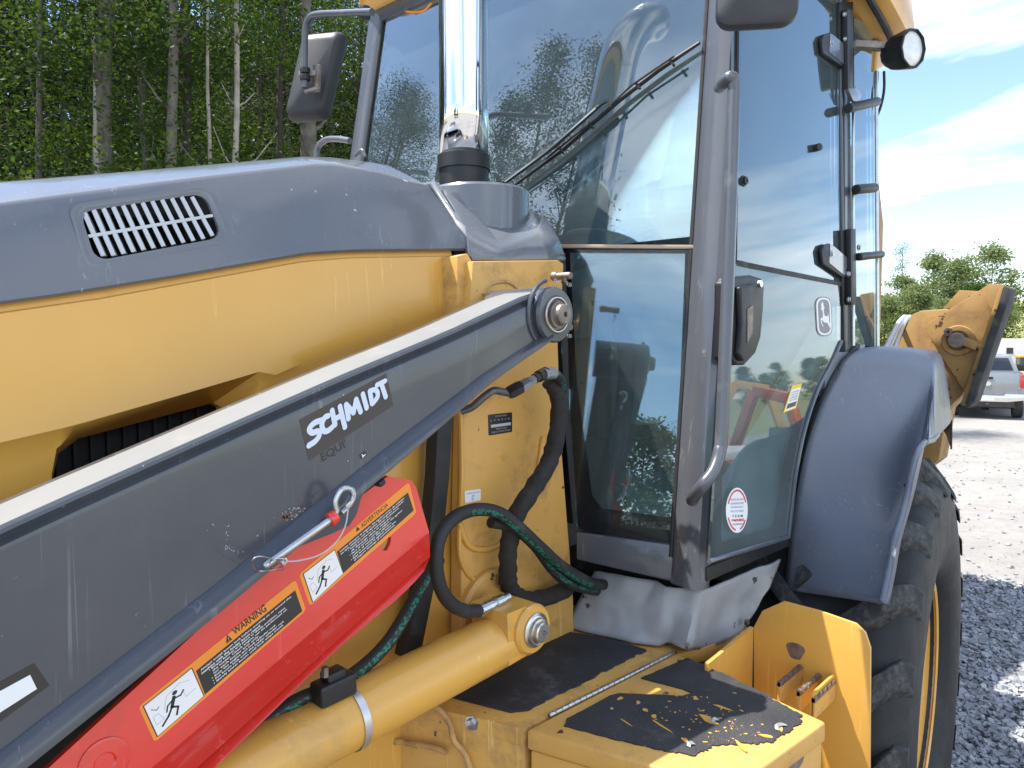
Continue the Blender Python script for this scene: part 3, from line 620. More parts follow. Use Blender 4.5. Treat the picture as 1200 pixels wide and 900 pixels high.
# ================================================================== THE BACKHOE LOADER
BH = empty('backhoe_loader', (1.9, 1.445, 0))
tag(BH, 'yellow and grey backhoe loader filling the view, cab, raised loader arm and rear tyre', 'backhoe loader')
CY = 1.445                                                           # centre line of the machine
def yf(y): return 2*CY-y
# ---- hood (grey top)
z_seam = rail([(0, 353), (120, 337), (333, 300), (360, 295.5), (417, 292), (546, 291)], 1.06)
z_cre = rail([(0, 238), (150, 218), (365, 192), (385, 191), (440, 200), (500, 219), (546, 240)], 1.10)
z_sil = rail([(0, 212), (100, 204), (200, 196), (350, 183), (372, 181), (430, 188), (490, 198), (507, 211)], 1.19)
def hoodrow(x, sc=1.0):
    zs, zc, zt = z_seam(x), z_cre(x), z_sil(x)
    half = [(1.064, zs-0.004), (1.060, zs), (1.062, zs+0.006), (1.078, zs*0.5+zc*0.5), (1.0965, zc-0.005), (1.0995, zc), (1.1035, zc+0.0025), (1.188, zt-0.003), (1.20, zt), (1.25, zt+0.004), (1.35, zt+0.010)]
    pts = [Vector((x, y, z)) for y, z in half]+[Vector((x, CY, zt+0.012))]+[Vector((x, yf(y), z)) for y, z in half[::-1]]
    return pts
xs = [-0.9, -0.5, -0.2, 0.0, 0.15, 0.3, 0.45, 0.6, 0.66, 0.70, 0.74, 0.80, 0.86, 0.905]
rows = [hoodrow(x) for x in xs]
# the rear edge leans back towards the cab as it comes down
for k, dxx in enumerate((0.0,)):
    r = hoodrow(0.915); lo = z_seam(0.915); hi = z_sil(0.915)
    e = []
    for p in r:
        t = min(1, max(0, (hi-p.z)/(hi-lo))); x2 = 0.925+0.125*t**1.2
        e.append(Vector((x2, p.y, p.z if t < 0.95 else z_seam(x2)-(0.004 if p.z < lo-0.001 else 0))))
    rows.append(e)
g = G(); g.grid(rows)
hood = g.build('hood', M_GREY, BH, sharp=50)
md = hood.modifiers.new('thick', 'SOLIDIFY'); md.thickness = 0.006; md.offset = -1
bpy.context.view_layer.update(); _me = bpy.data.meshes.new_from_object(hood.evaluated_get(bpy.context.evaluated_depsgraph_get())); hood.modifiers.clear(); hood.data = _me
# vent on the hood side: a real opening with slats
def hoodY(p):                                                        # y of the side skin at a pixel
    x = atY(*p, 1.08).x; q = atY(*p, 1.08); t = (q.z-z_seam(x))/(z_cre(x)-z_seam(x)); return 1.060+0.036*max(0, min(1, t))
VQ = [(94, 248), (240, 226.5), (261, 278), (112, 306)]
def vq(u, v):
    (ax, ay), (bx_, by_), (cx, cy), (dx_, dy_) = VQ
    px = (ax*(1-u)+bx_*u)*(1-v)+(dx_*(1-u)+cx*u)*v; py = (ay*(1-u)+by_*u)*(1-v)+(dy_*(1-u)+cy*u)*v
    return atY(px, py, hoodY((px, py)))
def rr(u0, v0, u1, v1, r, asp=1.0, n=5):
    o = []
    for cx, cy, a in ((u1-r, v0+r*asp, -90), (u1-r, v1-r*asp, 0), (u0+r, v1-r*asp, 90), (u0+r, v0+r*asp, 180)):
        for j in range(n): t = radians(a+j*90/(n-1)); o.append((cx+r*cos(t), cy+r*asp*sin(t)))
    return o
g = G(); g.prism([vq(u, v)+Vector((0, -0.05, 0)) for u, v in rr(0, 0, 1, 1, 0.1, 2.4)], (0, 0.12, 0)); cut(hood, [g])
g = G()
o1 = [vq(u, v)+Vector((0, -0.0005, 0)) for u, v in rr(-0.085, -0.17, 1.06, 1.12, 0.1, 2.2)]; o2 = [vq(u, v)+Vector((0, -0.0018, 0)) for u, v in rr(-0.055, -0.10, 1.04, 1.07, 0.1, 2.2)]; o3 = [vq(u, v)+Vector((0, 0.004, 0)) for u, v in rr(0, 0, 1, 1, 0.1, 2.2)]
g.grid([o1, o2, o3], True); g.build('vent_frame', M_GREY, hood, sharp=70)
M_SLAT = surf('pale_vent_plastic', (0.50, 0.52, 0.55), 0.45, coat=0.3, var=0.04)
for row, (v0, v1) in enumerate(((0.02, 0.50), (0.52, 0.98))):
    for k in range(12):
        u = 0.075+k*0.078
        if row and k == 11: u = 0.93
        lo, hi = (0.0, 0.0)
        if k in (0, 11): lo = 0.03*(row == 0); hi = 0.03*(row == 1)
        a, b = vq(u-0.012+0.02*(row), v0+lo), vq(u+0.008+0.02*(row), v1-hi); a.y += 0.006; b.y += 0.006
        d = (b-a).normalized(); sd_ = Vector((0.45, 0.9, 0)).normalized(); n_ = d.cross(sd_)
        g = G(); g.box((a+b)/2+Vector((0, 0.006, 0)), ((b-a).length/2, 0.012, 0.0030), (d, sd_, n_)); g.build('slat', M_SLAT, hood, bevel=0.0006, seg=1)
a, b = vq(0.005, 0.50), vq(0.995, 0.50); g = G(); g.bar(a+Vector((0, 0.004, 0)), b+Vector((0, 0.004, 0)), 0.008, 0.0045); g.build('slat', M_SLAT, hood, bevel=0.001)
g = G(); g.b2((-0.3, 1.12, 1.70), (0.85, 1.75, 1.80)); g.b2((0.0, 1.14, 1.80), (0.5, 1.75, 1.83)); g.build('engine_bay', M_DINT, BH)

# ---- yellow side panel with the air opening
z_c2 = rail([(0, 518), (78, 500), (304, 436), (320, 440), (400, 404), (470, 376), (528, 352)], 1.062)
xs = [-0.9, -0.6, -0.3, -0.1, 0.05]+[0.15+0.025*i for i in range(34)]; xr = atY(530, 330, 1.07).x
xs = [x for x in xs if x < xr-0.01]+[xr]
rows = []
xk0, xk1 = atY(300, 440, 1.06).x, atY(430, 400, 1.06).x
def kf(x): return max(0.0, min(1.0, (x-xk0)/(xk1-xk0)))
for x in xs:
    zs, zc = z_seam(x)-0.001, z_c2(x)
    rows.append([Vector((x, y, z)) for y, z in ((1.10, zs+0.003), (1.074, zs), (1.071, zs-0.012), (1.066, zs-0.014), (1.063, zs*0.66+zc*0.34), (1.061, zs*0.4+zc*0.6), (1.060, zs*0.12+zc*0.88), (1.060-0.003*(1-kf(x)), zc), (1.066-0.003*kf(x), zc-0.012), (1.068+0.004*kf(x), zc-0.035), (1.07+0.012*kf(x), zc-0.08), (1.078+0.06*kf(x), zc-0.30), (1.14, zc-0.30))])
g = G(); g.grid(rows); g.add([rows[-1][i] for i in range(13)], [list(range(13))])
# give it thickness by closing the back
back = [[Vector((r[0].x, 1.14, r[0].z)), Vector((r[0].x, 1.14, r[-1].z))] for r in rows]
g.grid([[r[0], b[0]] for r, b in zip(rows, back)]); g.grid(back); g.add([rows[0][i] for i in range(13)]+back[0][::-1], [list(range(15))]); g.add([rows[-1][0], rows[-1][-1], back[-1][1], back[-1][0]], [[0, 1, 2, 3]])
bm_side = g.build('side_panel', M_YEL, BH, sharp=50)
o_l = [(60, 660), (60, 555), (66, 524), (88, 499), (304, 435.5), (312, 446), (300, 470), (300, 560)]
o_s = [(62, 660), (62, 560), (68, 532), (92, 514), (250, 472), (261, 478), (268, 500), (268, 560)]
def frus(pl, ps, y0, y1, ym=None):
    A = [atY(a, b, y0) for a, b in pl]; B = [atY(a, b, y1) for a, b in ps]; n = len(A)
    g = G(); A0 = [Vector((p.x, y0-0.03, p.z)) for p in A]; B1 = [Vector((p.x, y1+0.1, p.z)) for p in B]
    g.grid([A0, A, B, B1], True); g.add(A0, [list(range(n))[::-1]]); g.add(B1, [list(range(n))]); return g
cut(bm_side, [frus(o_l, o_s, 1.058, 1.115)])
g = G(); g.b2((-0.2, 1.16, 1.2), (0.9, 1.17, 1.68))
for k in range(34): g.b2((-0.1+k*0.022, 1.15, 1.2), (-0.096+k*0.022, 1.16, 1.66))
g.build('radiator_core', M_DINT, BH)
g = G(); g.b2((-0.9, 1.19, 0.75), (1.0, 1.70, 1.66)); g.build('engine_block', M_DINT, BH)

# ---- tower frame behind the arm pivot
YP = 1.0
def y_plate(name, px, Y, t, m, parent=None, bevel=0.003, holes=None, **k):
    g = G(); g.prism([atY(a, b, Y) for a, b in px], (0, t, 0)); o = g.build(name, m, parent or BH, bevel=0 if holes else bevel, **k)
    if holes: cut(o, holes)
    return o
tower = y_plate('tower_plate', [(554, 306), (655, 305), (661, 309), (658, 360), (654, 400), (658, 520), (672, 700), (673, 760), (540, 780), (541, 600), (544, 480), (548, 420)], YP, 0.03, M_YELW, bevel=0.004)
y_plate('frame_rail', [(250, 930), (250, 560), (400, 500), (540, 440), (541, 800), (540, 960)], 1.035, 0.03, M_YEL)
g = G(); g.tube(spl([atY(a, b, YP-0.001) for a, b in ((540, 480), (541, 560), (538, 640), (545, 668), (556, 680))], 5), 0.005, 8); g.build('weld_bead', M_YEL, BH)
g = G(); g.tube(spl([atY(a, b, YP-0.002) for a, b in ((636, 512), (626, 570), (604, 620), (578, 642), (550, 640), (538, 612))], 6), 0.006, 10); g.build('pressed_rib', M_YEL, BH)
c = atY(572, 716, YP); g = G(); g.lathe(c, (0, -1, 0), [(0.085, -0.01), (0.085, 0.012), (0.078, 0.018), (0.055, 0.018), (0.05, 0.03), (0.0001, 0.032)], 36); g.build('boss', M_YELW, BH, sharp=30)
post = y_plate('post', [(536, 300), (548, 297), (553, 306), (556, 340), (552, 420), (536, 420)], 1.02, 0.09, M_YELW, bevel=0.002)
g = G(); g.tube(spl([atY(a, b, YP-0.0015) for a, b in ((566, 345), (576, 333), (594, 330), (606, 337))], 4), 0.0035, 6); g.build('sealant_bead', M_TAN, BH)
y_plate('rubber_strip', [(513, 498), (531, 488), (527, 560), (519, 640), (494, 765), (474, 772), (500, 660), (510, 560)], 0.985, 0.03, M_RUB)
# labels on the tower
q = Quad([atY(*p, YP) for p in ((571.5, 486), (600, 483), (600, 506), (572.5, 510.5))]); dp = decal(q, 'data_plate', (0, 0, 1, 1), 1, M_BLL, BH, r=0.05)
text(q, 'lettering', 'JOHN DEERE', (0.28, 0.08, 0.75, 0.17), 2, M_SLV, dp); decal(q, 'number_panel', (0.1, 0.5, 0.93, 0.64), 2, M_SLV, dp)
text(q, 'lettering', '1 T 0 3 1 0', (0.1, 0.26, 0.88, 0.34), 2, M_SLV, dp); text(q, 'lettering', 'MADE IN USA', (0.3, 0.70, 0.75, 0.77), 2, M_SLV, dp); text(q, 'lettering', 'DEERE & COMPANY MOLINE', (0.12, 0.84, 0.9, 0.91), 2, M_SLV, dp)
q = Quad([atY(*p, YP) for p in ((544.5, 575.5), (563, 573), (563, 586), (545, 589.5))]); wl = decal(q, 'white_label', (0, 0, 1, 1), 1, M_WHT, BH, r=0.06)
text(q, 'lettering', 'UNDER PB SLOPE', (0.1, 0.17, 0.92, 0.3), 2, M_BLUL, wl); text(q, 'lettering', 'www.\n000', (0.4, 0.45, 0.62, 0.85), 2, M_BLUL, wl)

# ---- loader arm
YA = 0.85
z_top = rail([(0, 627), (60, 599), (130, 568), (400, 447), (528, 393), (612, 353), (640, 344)], YA)
z_bot = rail([(33, 900), (253, 723), (393, 606), (453, 556), (530, 490), (578, 448), (612, 424), (645, 401)], YA-0.018)
pv = atY(645.5, 369, YA)
def armrow(x):
    zt = z_top(x); zb = z_bot(x); w = 0.118; s_ = 1.0-0.5*sm((x-0.6)/0.35)
    return [Vector((x, y, z)) for y, z in ((YA+0.004, zt+0.004), (YA+0.002, zt), (YA+0.006, zt-0.004), (YA+0.008, zt-0.008), (YA+0.001, zt-0.012), (YA, zt-0.018), (YA, zt*0.5+zb*0.5), (YA, zb+0.04), (YA-0.0005, zb+0.029*s_), (YA-0.006, zb+0.026*s_), (YA-0.0165, zb+0.013*s_), (YA-0.018, zb+0.010*s_), (YA-0.018, zb+0.001), (YA-0.016, zb), (YA+w, zb+0.004), (YA+w, zt+0.002))]
xs = [-0.9, -0.5, -0.2]+[0.0+0.05*i for i in range(20)]; xs = [x for x in xs if x < pv.x-0.05]+[pv.x-0.035, pv.x-0.01]
rows = [armrow(x) for x in xs]; g = G(); g.grid(rows, True); g.add(rows[-1], [list(range(15))]); g.add(rows[0], [list(range(15))[::-1]])
arm = g.build('loader_arm', M_ARM, BH, sharp=32)
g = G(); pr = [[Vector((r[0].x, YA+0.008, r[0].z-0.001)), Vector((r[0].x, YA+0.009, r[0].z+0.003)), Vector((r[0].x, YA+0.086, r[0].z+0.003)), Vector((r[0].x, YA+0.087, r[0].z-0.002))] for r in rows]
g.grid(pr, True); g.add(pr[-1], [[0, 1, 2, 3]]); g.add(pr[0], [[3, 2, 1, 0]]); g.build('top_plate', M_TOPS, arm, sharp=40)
g = G(); g.lathe((pv.x, YA+0.13, pv.z), (0, -1, 0), [(0.0001, 0), (0.050, 0), (0.050, 0.138), (0.047, 0.143), (0.034, 0.143), (0.034, 0.138), (0.0001, 0.138)], 48); boss = g.build('pivot_boss', M_ARM, arm, sharp=30)
g = G(); g.lathe((pv.x, YA-0.008, pv.z), (0, -1, 0), [(0.0001, 0), (0.033, 0), (0.033, 0.006), (0.029, 0.008), (0.027, 0.006), (0.024, 0.006), (0.024, 0.012), (0.020, 0.013), (0.0185, 0.017), (0.0185, 0.024), (0.016, 0.026), (0.005, 0.026), (0.004, 0.02), (0.0001, 0.02)], 40); g.build('pivot_pin', M_PIN, arm, sharp=25)
g = G(); g.tube([Vector((pv.x+0.0305*cos(t), YA-0.0155, pv.z+0.0305*sin(t))) for t in [radians(20+i*10) for i in range(33)]], 0.0018, 6); g.build('snap_ring', M_STL, arm)
g = G(); g.tube([Vector((pv.x+0.062*cos(t), YA-0.001, pv.z+0.062*sin(t))) for t in [radians(105+i*8) for i in range(17)]], 0.004, 8); g.build('weld_bead', M_ARM, arm)
# name decal on the arm
q = Quad([atY(*p, YA) for p in ((350.5, 492), (452.5, 437.5), (461, 475), (362, 540))], 0.0004)
dec = decal(q, 'maker_decal', (0, 0, 1, 1), 1, M_BRN, arm)
q2 = Quad([atY(*p, YA) for p in ((353, 491), (452, 441.5), (458, 472), (359, 529))], 0.0004)
def strokes(q, polys, w, m, parent, k=2.4):
    """thick round-ended letter strokes drawn in the quad's own u, v"""
    n_ = 0
    uu, vv = q.c[1]-q.c[0], q.c[3]-q.c[0]; asp = uu.length/vv.length
    for letter in polys:
        g = G()
        for pts in letter:
            if len(pts) >= 6: pts = [(p.x, p.y) for p in spl([Vector((a, b, 0)) for a, b in pts], 4)]
            n_ += 1; pts = [(a*asp, b) for a, b in pts]
            for (a, b) in zip(pts, pts[1:]):
                n_ += 1; kk_ = k+0.02*n_; d = Vector((b[0]-a[0], b[1]-a[1])); L = max(1e-6, d.length); t = math.atan2(d.y, d.x)
                cs = [(a[0]+w*cos(t+pi/2+x), a[1]+w*sin(t+pi/2+x)) for x in [pi*i/6 for i in range(7)]]+[(b[0]+w*cos(t-pi/2+x), b[1]+w*sin(t-pi/2+x)) for x in [pi*i/6 for i in range(7)]]
                g.add([q(x/asp, y, kk_) for x, y in cs], [list(range(14))])
        g.build('lettering', m, parent, weld=False, sharp=180)
LW = 0.09
strokes(q2, [[[(0.225, 0.34), (0.12, 0.30), (0.06, 0.40), (0.085, 0.55), (0.145, 0.60), (0.15, 0.74), (0.10, 0.84), (0.03, 0.86)]],
             [[(0.275, 0.30), (0.235, 0.30), (0.195, 0.45), (0.20, 0.66), (0.245, 0.74), (0.30, 0.70)]],
             [[(0.325, 0.20), (0.33, 0.68)], [(0.33, 0.50), (0.42, 0.50)], [(0.415, 0.20), (0.43, 0.92)]],
             [[(0.485, 0.72), (0.485, 0.24), (0.55, 0.62), (0.605, 0.24), (0.63, 0.72)]],
             [[(0.69, 0.18), (0.705, 0.70)]],
             [[(0.775, 0.66), (0.775, 0.20)], [(0.775, 0.20), (0.83, 0.23), (0.855, 0.32), (0.86, 0.44), (0.84, 0.56), (0.78, 0.66)]],
             [[(0.87, 0.12), (0.975, 0.12)], [(0.925, 0.16), (0.945, 0.68)]]], LW, M_LET, dec)
q3 = Quad([atY(*p, YA) for p in ((375, 532), (402, 515), (407, 525), (378, 543))], 0.0004)
text(q3, 'lettering', "EQUI'", (0, 0, 1.05, 1), 1, M_BLL, arm, bold=0.02)
q4 = Quad([atY(*p, YA) for p in ((420.5, 533), (427.5, 528), (430, 533.5), (423, 538.5))], 0.0004); ld = decal(q4, 'small_logo', (0, 0, 1, 1), 1, M_BLL, arm, r=0.15)
q4.plate('lettering', [(0.3, 0.25), (0.42, 0.2), (0.5, 0.55), (0.85, 0.6), (0.85, 0.72), (0.25, 0.85), (0.2, 0.74), (0.38, 0.62)], 2, M_WHT, ld)
q = Quad([atY(*p, YA) for p in ((-60, 831), (40, 777), (58, 803), (-60, 890))], 0.0004); b_ = decal(q, 'striped_decal', (0, 0, 1, 1), 1, M_BLL, arm)
q = Quad([atY(*p, YA) for p in ((-60, 842), (35, 790.5), (43, 807), (-60, 873))], 0.0004); decal(q, 'stripe', (0, 0, 1, 1), 2.2, M_WHT, b_)
# paint damage: small raised chips of bare metal near the pin
g = G(); rd = random.Random(4)
M_CHIP = surf('bare_chipped_metal', (0.42, 0.40, 0.38), 0.5, metal=0.4, var=0.3, vscale=90)
M_RUST = surf('rust_scar', (0.16, 0.075, 0.04), 0.8, var=0.4, vscale=90, bump=0.6, bscale=200)
def fleck(g, px, py, s, Y=YA-0.0004):
    c = atY(px, py, Y); n = rd.randint(5, 7); a0 = rd.random()*6
    g.prism([c+Vector((s*rd.uniform(0.4, 1.2)*cos(a0+2*pi*j/n), 0, s*rd.uniform(0.4, 1)*sin(a0+2*pi*j/n))) for j in range(n)], (0, 0.0005, 0))
for k in range(46): fleck(g, rd.gauss(345, 8), rd.gauss(603, 4.5), rd.uniform(0.0005, 0.0017))
for k in range(30):
    t = rd.random(); x, y = ((266, 614+t*30) if rd.random() < 0.5 else (266+t*18, 643+t*5)); fleck(g, x+rd.gauss(0, 1.5), y+rd.gauss(0, 1), rd.uniform(0.0004, 0.0011))
for px, py in ((425, 555), (433, 548), (408, 540), (470, 520), (462, 526), (478, 516), (455, 530), (439, 540)): fleck(g, px, py, 0.0011)
g.build('paint_chips', M_CHIP, arm, weld=False)['kind'] = 'stuff'
g = G()
for k in range(30): fleck(g, rd.gauss(338, 6), rd.gauss(606, 3.5), rd.uniform(0.001, 0.003), YA-0.0003)
for k in range(10): fleck(g, rd.gauss(317, 3), rd.gauss(632, 2.5), rd.uniform(0.0007, 0.002), YA-0.0003)
g.build('rust_scars', M_RUST, arm, weld=False)['kind'] = 'stuff'

# ---- bracket, retaining pin, lanyard
y_plate('lock_bracket', [(300, 668), (345, 640), (400, 592), (440, 555), (452, 550), (450, 560), (430, 572), (424, 585), (419, 603), (410, 617), (390, 626), (350, 642), (318, 668)], 0.838, 0.035, M_ARM, bevel=0.004)
YPN = 0.815
A_ = atY(309, 664, YPN); B_ = atY(391, 606, YPN); g = G(); g.tube([A_, A_.lerp(B_, 0.02), A_.lerp(B_, 0.98), B_], [0.0035, 0.0052, 0.0052, 0.0052], 14); pin = g.build('locking_pin', M_STL, BH, sharp=30)
g = G(); g.tube(spl([atY(a, b, YPN) for a, b in ((387, 609), (394, 600), (393, 587), (400, 574), (410, 573), (414, 582), (408, 593), (400, 601))], 6), 0.0043, 10); g.build('pin_loop', M_STL, pin)
g = G(); g.tube([A_.lerp(B_, 0.93), A_.lerp(B_, 1.03)], 0.0095, 16); g.build('red_collar', M_RED, pin, bevel=0.001)
def wire(name, px, Y, r, m, parent, k=8):
    g = G(); g.tube(spl([atY(p[0], p[1], Y if len(p) < 3 else p[2]) for p in px], k), r, 6); return g.build(name, m, parent)
wire('hair_clip', [(297, 665, .81), (296, 656, .80), (304, 652, .80), (318, 655, .81), (330, 662, .82), (331, 668, .83), (322, 667, .82), (316, 660, .81), (322, 655, .80), (334, 656, .80), (330, 664, .81), (318, 668, .82), (303, 669, .83), (297, 665, .81)], 0.81, 0.0009, M_STL, pin, 5)
wire('lanyard', [(333, 658, .805), (350, 657, .80), (375, 650, .80), (395, 634, .80), (405, 615, .80), (409, 592, .805), (416, 582, .81), (415, 573, .815), (408, 570, .82)], 0.8, 0.0009, M_SLV, pin)
for p in ((333, 658), (408, 592)):
    c = atY(*p, 0.804); g = G(); g.box(c, (0.004, 0.002, 0.0035), (Vector((0.8, 0, 0.6)), Vector((0, 1, 0)), Vector((-0.6, 0, 0.8)))); g.build('crimp', M_STL, pin, bevel=0.0005)
y_plate('rubber_stop', [(444, 566), (452, 561), (453, 567), (447, 572)], 0.83, 0.02, M_RUB)

# ---- red boom lock
YR = 0.875
top_px = [(30, 925), (250, 722), (330, 655), (380, 612), (455, 558), (482, 563), (488, 572)]
bend_px = [(60, 1000), (213, 889), (400, 712), (503, 624)]
low_px = [(120, 1000), (250, 902), (400, 756), (467, 701), (498, 666), (504, 650)]
face = [atY(a, b, YR) for a, b in top_px+[(503, 624)]+bend_px[-2::-1]]
g = G(); g.prism(face, (0, 0.008, 0)); lock = g.build('boom_lock', M_RED, BH, bevel=0)
low = [(a, b) for a, b in low_px]
bp_ = [atY(a, b, YR) for a, b in ((60, 1000), (213, 889), (400, 712), (503, 624))]
lp_ = [atY(a, b, YR-0.034) for a, b in ((120, 1000), (250, 902), (400, 756), (467, 701), (496, 672), (504, 652))]
def resample(P_, n):
    L = [0.0]
    for a, b in zip(P_, P_[1:]): L.append(L[-1]+(b-a).length)
    out = []
    for k in range(n):
        s = L[-1]*k/(n-1); i = max(0, min(len(P_)-2, sum(1 for x in L if x < s)-1)); out.append(P_[i].lerp(P_[i+1], (s-L[i])/(L[i+1]-L[i])))
    return out
bpl = resample(bp_, 24); lp_ = resample(lp_, 24)
g = G(); g.grid([bpl, lp_, [p+Vector((0, 0.006, 0.003)) for p in lp_], [p+Vector((0, 0.0075, 0)) for p in bpl]], True); g.build('lock_flange', M_RED, lock, sharp=40)
cut(lock, [G().prism([atY(450.5+dx_, 637+dy_, YR)+Vector((0, -0.02, 0)) for dx_, dy_ in ((-2, 9), (3, 8), (7, 0), (8, -7), (5, -9), (0, -8), (-3, -1), (-4, 6))], (0, 0.06, 0))])
def person_hazard(q, parent, u0, v0, u1, v1):
    """pictogram: a figure struck by a falling arm"""
    def U(x, y): return (u0+(u1-u0)*x, v0+(v1-v0)*y)
    def stroke(pts, w, m=M_BLL):
        g = G()
        for a, b in zip(pts, pts[1:]):
            A, B = q(*U(*a), 3), q(*U(*b), 3); d = (B-A).normalized(); sdv = d.cross(q.n)*w
            g.prism([A-sdv-d*w*0.6, A+sdv-d*w*0.6, B+sdv+d*w*0.6, B-sdv+d*w*0.6], -q.n*0.0003)
        g.build('pictogram', m, parent, weld=False)
    g = G(); c = q(*U(0.56, 0.27), 3); g.prism([c+(q(*U(0.56+0.055*cos(t), 0.27), 3)-c)+(q(*U(0.56, 0.27+0.06*sin(t)), 3)-c) for t in [i*pi/5 for i in range(10)]], -q.n*0.0003); g.build('pictogram', M_BLL, parent, weld=False)
    stroke([(0.52, 0.36), (0.42, 0.58)], 0.0021); stroke([(0.50, 0.40), (0.64, 0.46), (0.72, 0.38)], 0.0009); stroke([(0.46, 0.42), (0.36, 0.46), (0.30, 0.60)], 0.0009)
    stroke([(0.42, 0.58), (0.52, 0.70), (0.44, 0.88)], 0.0012); stroke([(0.42, 0.58), (0.30, 0.74), (0.14, 0.86)], 0.0012)
    stroke([(0.28, 0.5), (0.4, 0.2), (0.7, 0.12), (0.88, 0.25)], 0.0003, M_SLV); stroke([(0.06, 0.45), (0.16, 0.45), (0.22, 0.7), (0.06, 0.72), (0.06, 0.45)], 0.0003, M_SLV); stroke([(0.7, 0.35), (0.72, 0.62), (0.92, 0.6)], 0.0003, M_SLV); stroke([(0.08, 0.22), (0.16, 0.34), (0.22, 0.3)], 0.0004, M_BLL)
# WARNING label
q = Quad([atY(*p, YR) for p in ((162, 828), (346, 679), (358.5, 715), (181, 870))], 0.0004)
lb = decal(q, 'warning_label', (0, 0, 1, 1), 1, M_ORA, lock, r=0.025, asp=3.2)
wq = Quad([atY(*p, YR) for p in ((168.5, 827.5), (224, 783.5), (238, 815.5), (184.5, 862))], 0.0004); decal(wq, 'border', (-0.02, -0.02, 1.02, 1.02), 1.8, M_BLL, lb); decal(wq, 'pictogram_field', (0, 0, 1, 1), 2.6, M_WHT, lb); person_hazard(wq, lb, 0, 0, 1, 1)
bq = Quad([atY(*p, YR) for p in ((229.5, 786), (345.6, 691.5), (354, 716), (240, 813.5))], 0.0004); decal(bq, 'text_block', (0, 0, 1, 1), 2, M_BLL, lb)
L1 = ['Always install boom lock before working on or around this', 'machine with the loader boom raised.', '\u2022 Empty bucket and place in dump position, raise', '   the loader. Check engine can be performed on', '   for each loader arm only.', '\u2022 Stop the engine and lock cylinder rod.', '\u2022 Put boom lock over the loader cylinder rod.', '\u2022 Slowly lower boom until lock stops travel.']
for i, s in enumerate(L1):
    u0 = 0.03 if i < 2 else (0.09 if s[0] == '\u2022' else 0.115); ln = len(s)/58*0.93
    text(bq, 'lettering', s.strip(), (u0, 0.06+i*0.112, min(0.97, u0+ln), 0.06+i*0.112+0.092), 3, M_WHT, lb, bold=0.02)
cq = Quad([atY(*p, YR) for p in ((270.5, 738.5), (309.5, 707.5), (312.5, 715.5), (273.5, 745))], 0.0004); text(cq, 'lettering', 'WARNING', (0.02, 0, 1, 1), 2, M_BLL, lb, bold=0.018)
tq = Quad([atY(*p, YR) for p in ((262.5, 746), (268.5, 741), (272, 749.5), (265, 754.5))], 0.0004); tq.plate('hazard_triangle', [(0.5, 0.0), (1.0, 0.95), (0.0, 0.95)], 2, M_BLL, lb); tq.plate('hazard_mark', [(0.44, 0.35), (0.56, 0.35), (0.53, 0.85), (0.47, 0.85)], 3, M_ORA, lb)
# ADVERTENCIA label
q = Quad([atY(*p, YR) for p in ((350, 673), (479, 564.5), (488, 601), (363, 710.5))], 0.0004)
lb = decal(q, 'warning_label', (0, 0, 1, 1), 1, M_ORA, lock, r=0.03, asp=3.0)
wq = Quad([atY(*p, YR) for p in ((355.5, 672.5), (391.5, 644.5), (401.5, 672), (366.5, 705))], 0.0004); decal(wq, 'border', (-0.02, -0.02, 1.02, 1.02), 1.8, M_BLL, lb); decal(wq, 'pictogram_field', (0, 0, 1, 1), 2.6, M_WHT, lb); person_hazard(wq, lb, 0, 0, 1, 1)
bq = Quad([atY(*p, YR) for p in ((394.5, 646.5), (477.8, 577), (484.5, 598), (402, 671.5))], 0.0004); decal(bq, 'text_block', (0, 0, 1, 1), 2, M_BLL, lb)
L2 = ['Instale siempre el seguro del aguilon antes de trabajar', 'en esta maquina con el aguilon del cargador levantado.', '\u2022 Vacie el cucharon y coloquelo en posicion', '   de descarga, eleve el cargador.', '\u2022 Pare el motor y ponga el seguro del aguilon', '   sobre el vastago del cilindro.', '\u2022 Baje lentamente el aguilon hasta que', '   el seguro detenga el movimiento.']
for i, s in enumerate(L2):
    u0 = 0.03 if i < 2 else (0.12 if s[0] == '\u2022' else 0.15); ln = len(s)/56*0.92
    text(bq, 'lettering', s.strip(), (u0, 0.05+i*0.113, min(0.975, u0+ln), 0.05+i*0.113+0.09), 3, M_WHT, lb, bold=0.02)
cq = Quad([atY(*p, YR) for p in ((421.3, 614.8), (453, 588.6), (455, 593), (423.2, 619.6))], 0.0004); text(cq, 'lettering', 'ADVERTENCIA', (0.02, 0, 1, 1), 2, M_BLL, lb, bold=0.0)
tq = Quad([atY(*p, YR) for p in ((415.5, 619), (419.5, 615.5), (421.8, 620), (417.5, 623.5))], 0.0004); tq.plate('hazard_triangle', [(0.5, 0.0), (1.0, 0.95), (0.0, 0.95)], 2, M_BLL, lb)
g = G(); c = atY(122, 893, YR); g.lathe(c, (0, -1, 0), [(0.027, -0.002), (0.027, 0.002), (0.024, 0.003), (0.012, 0.003), (0.010, 0.001), (0.0001, 0.001)], 32); g.build('embossed_ring', M_RED, lock, sharp=30)

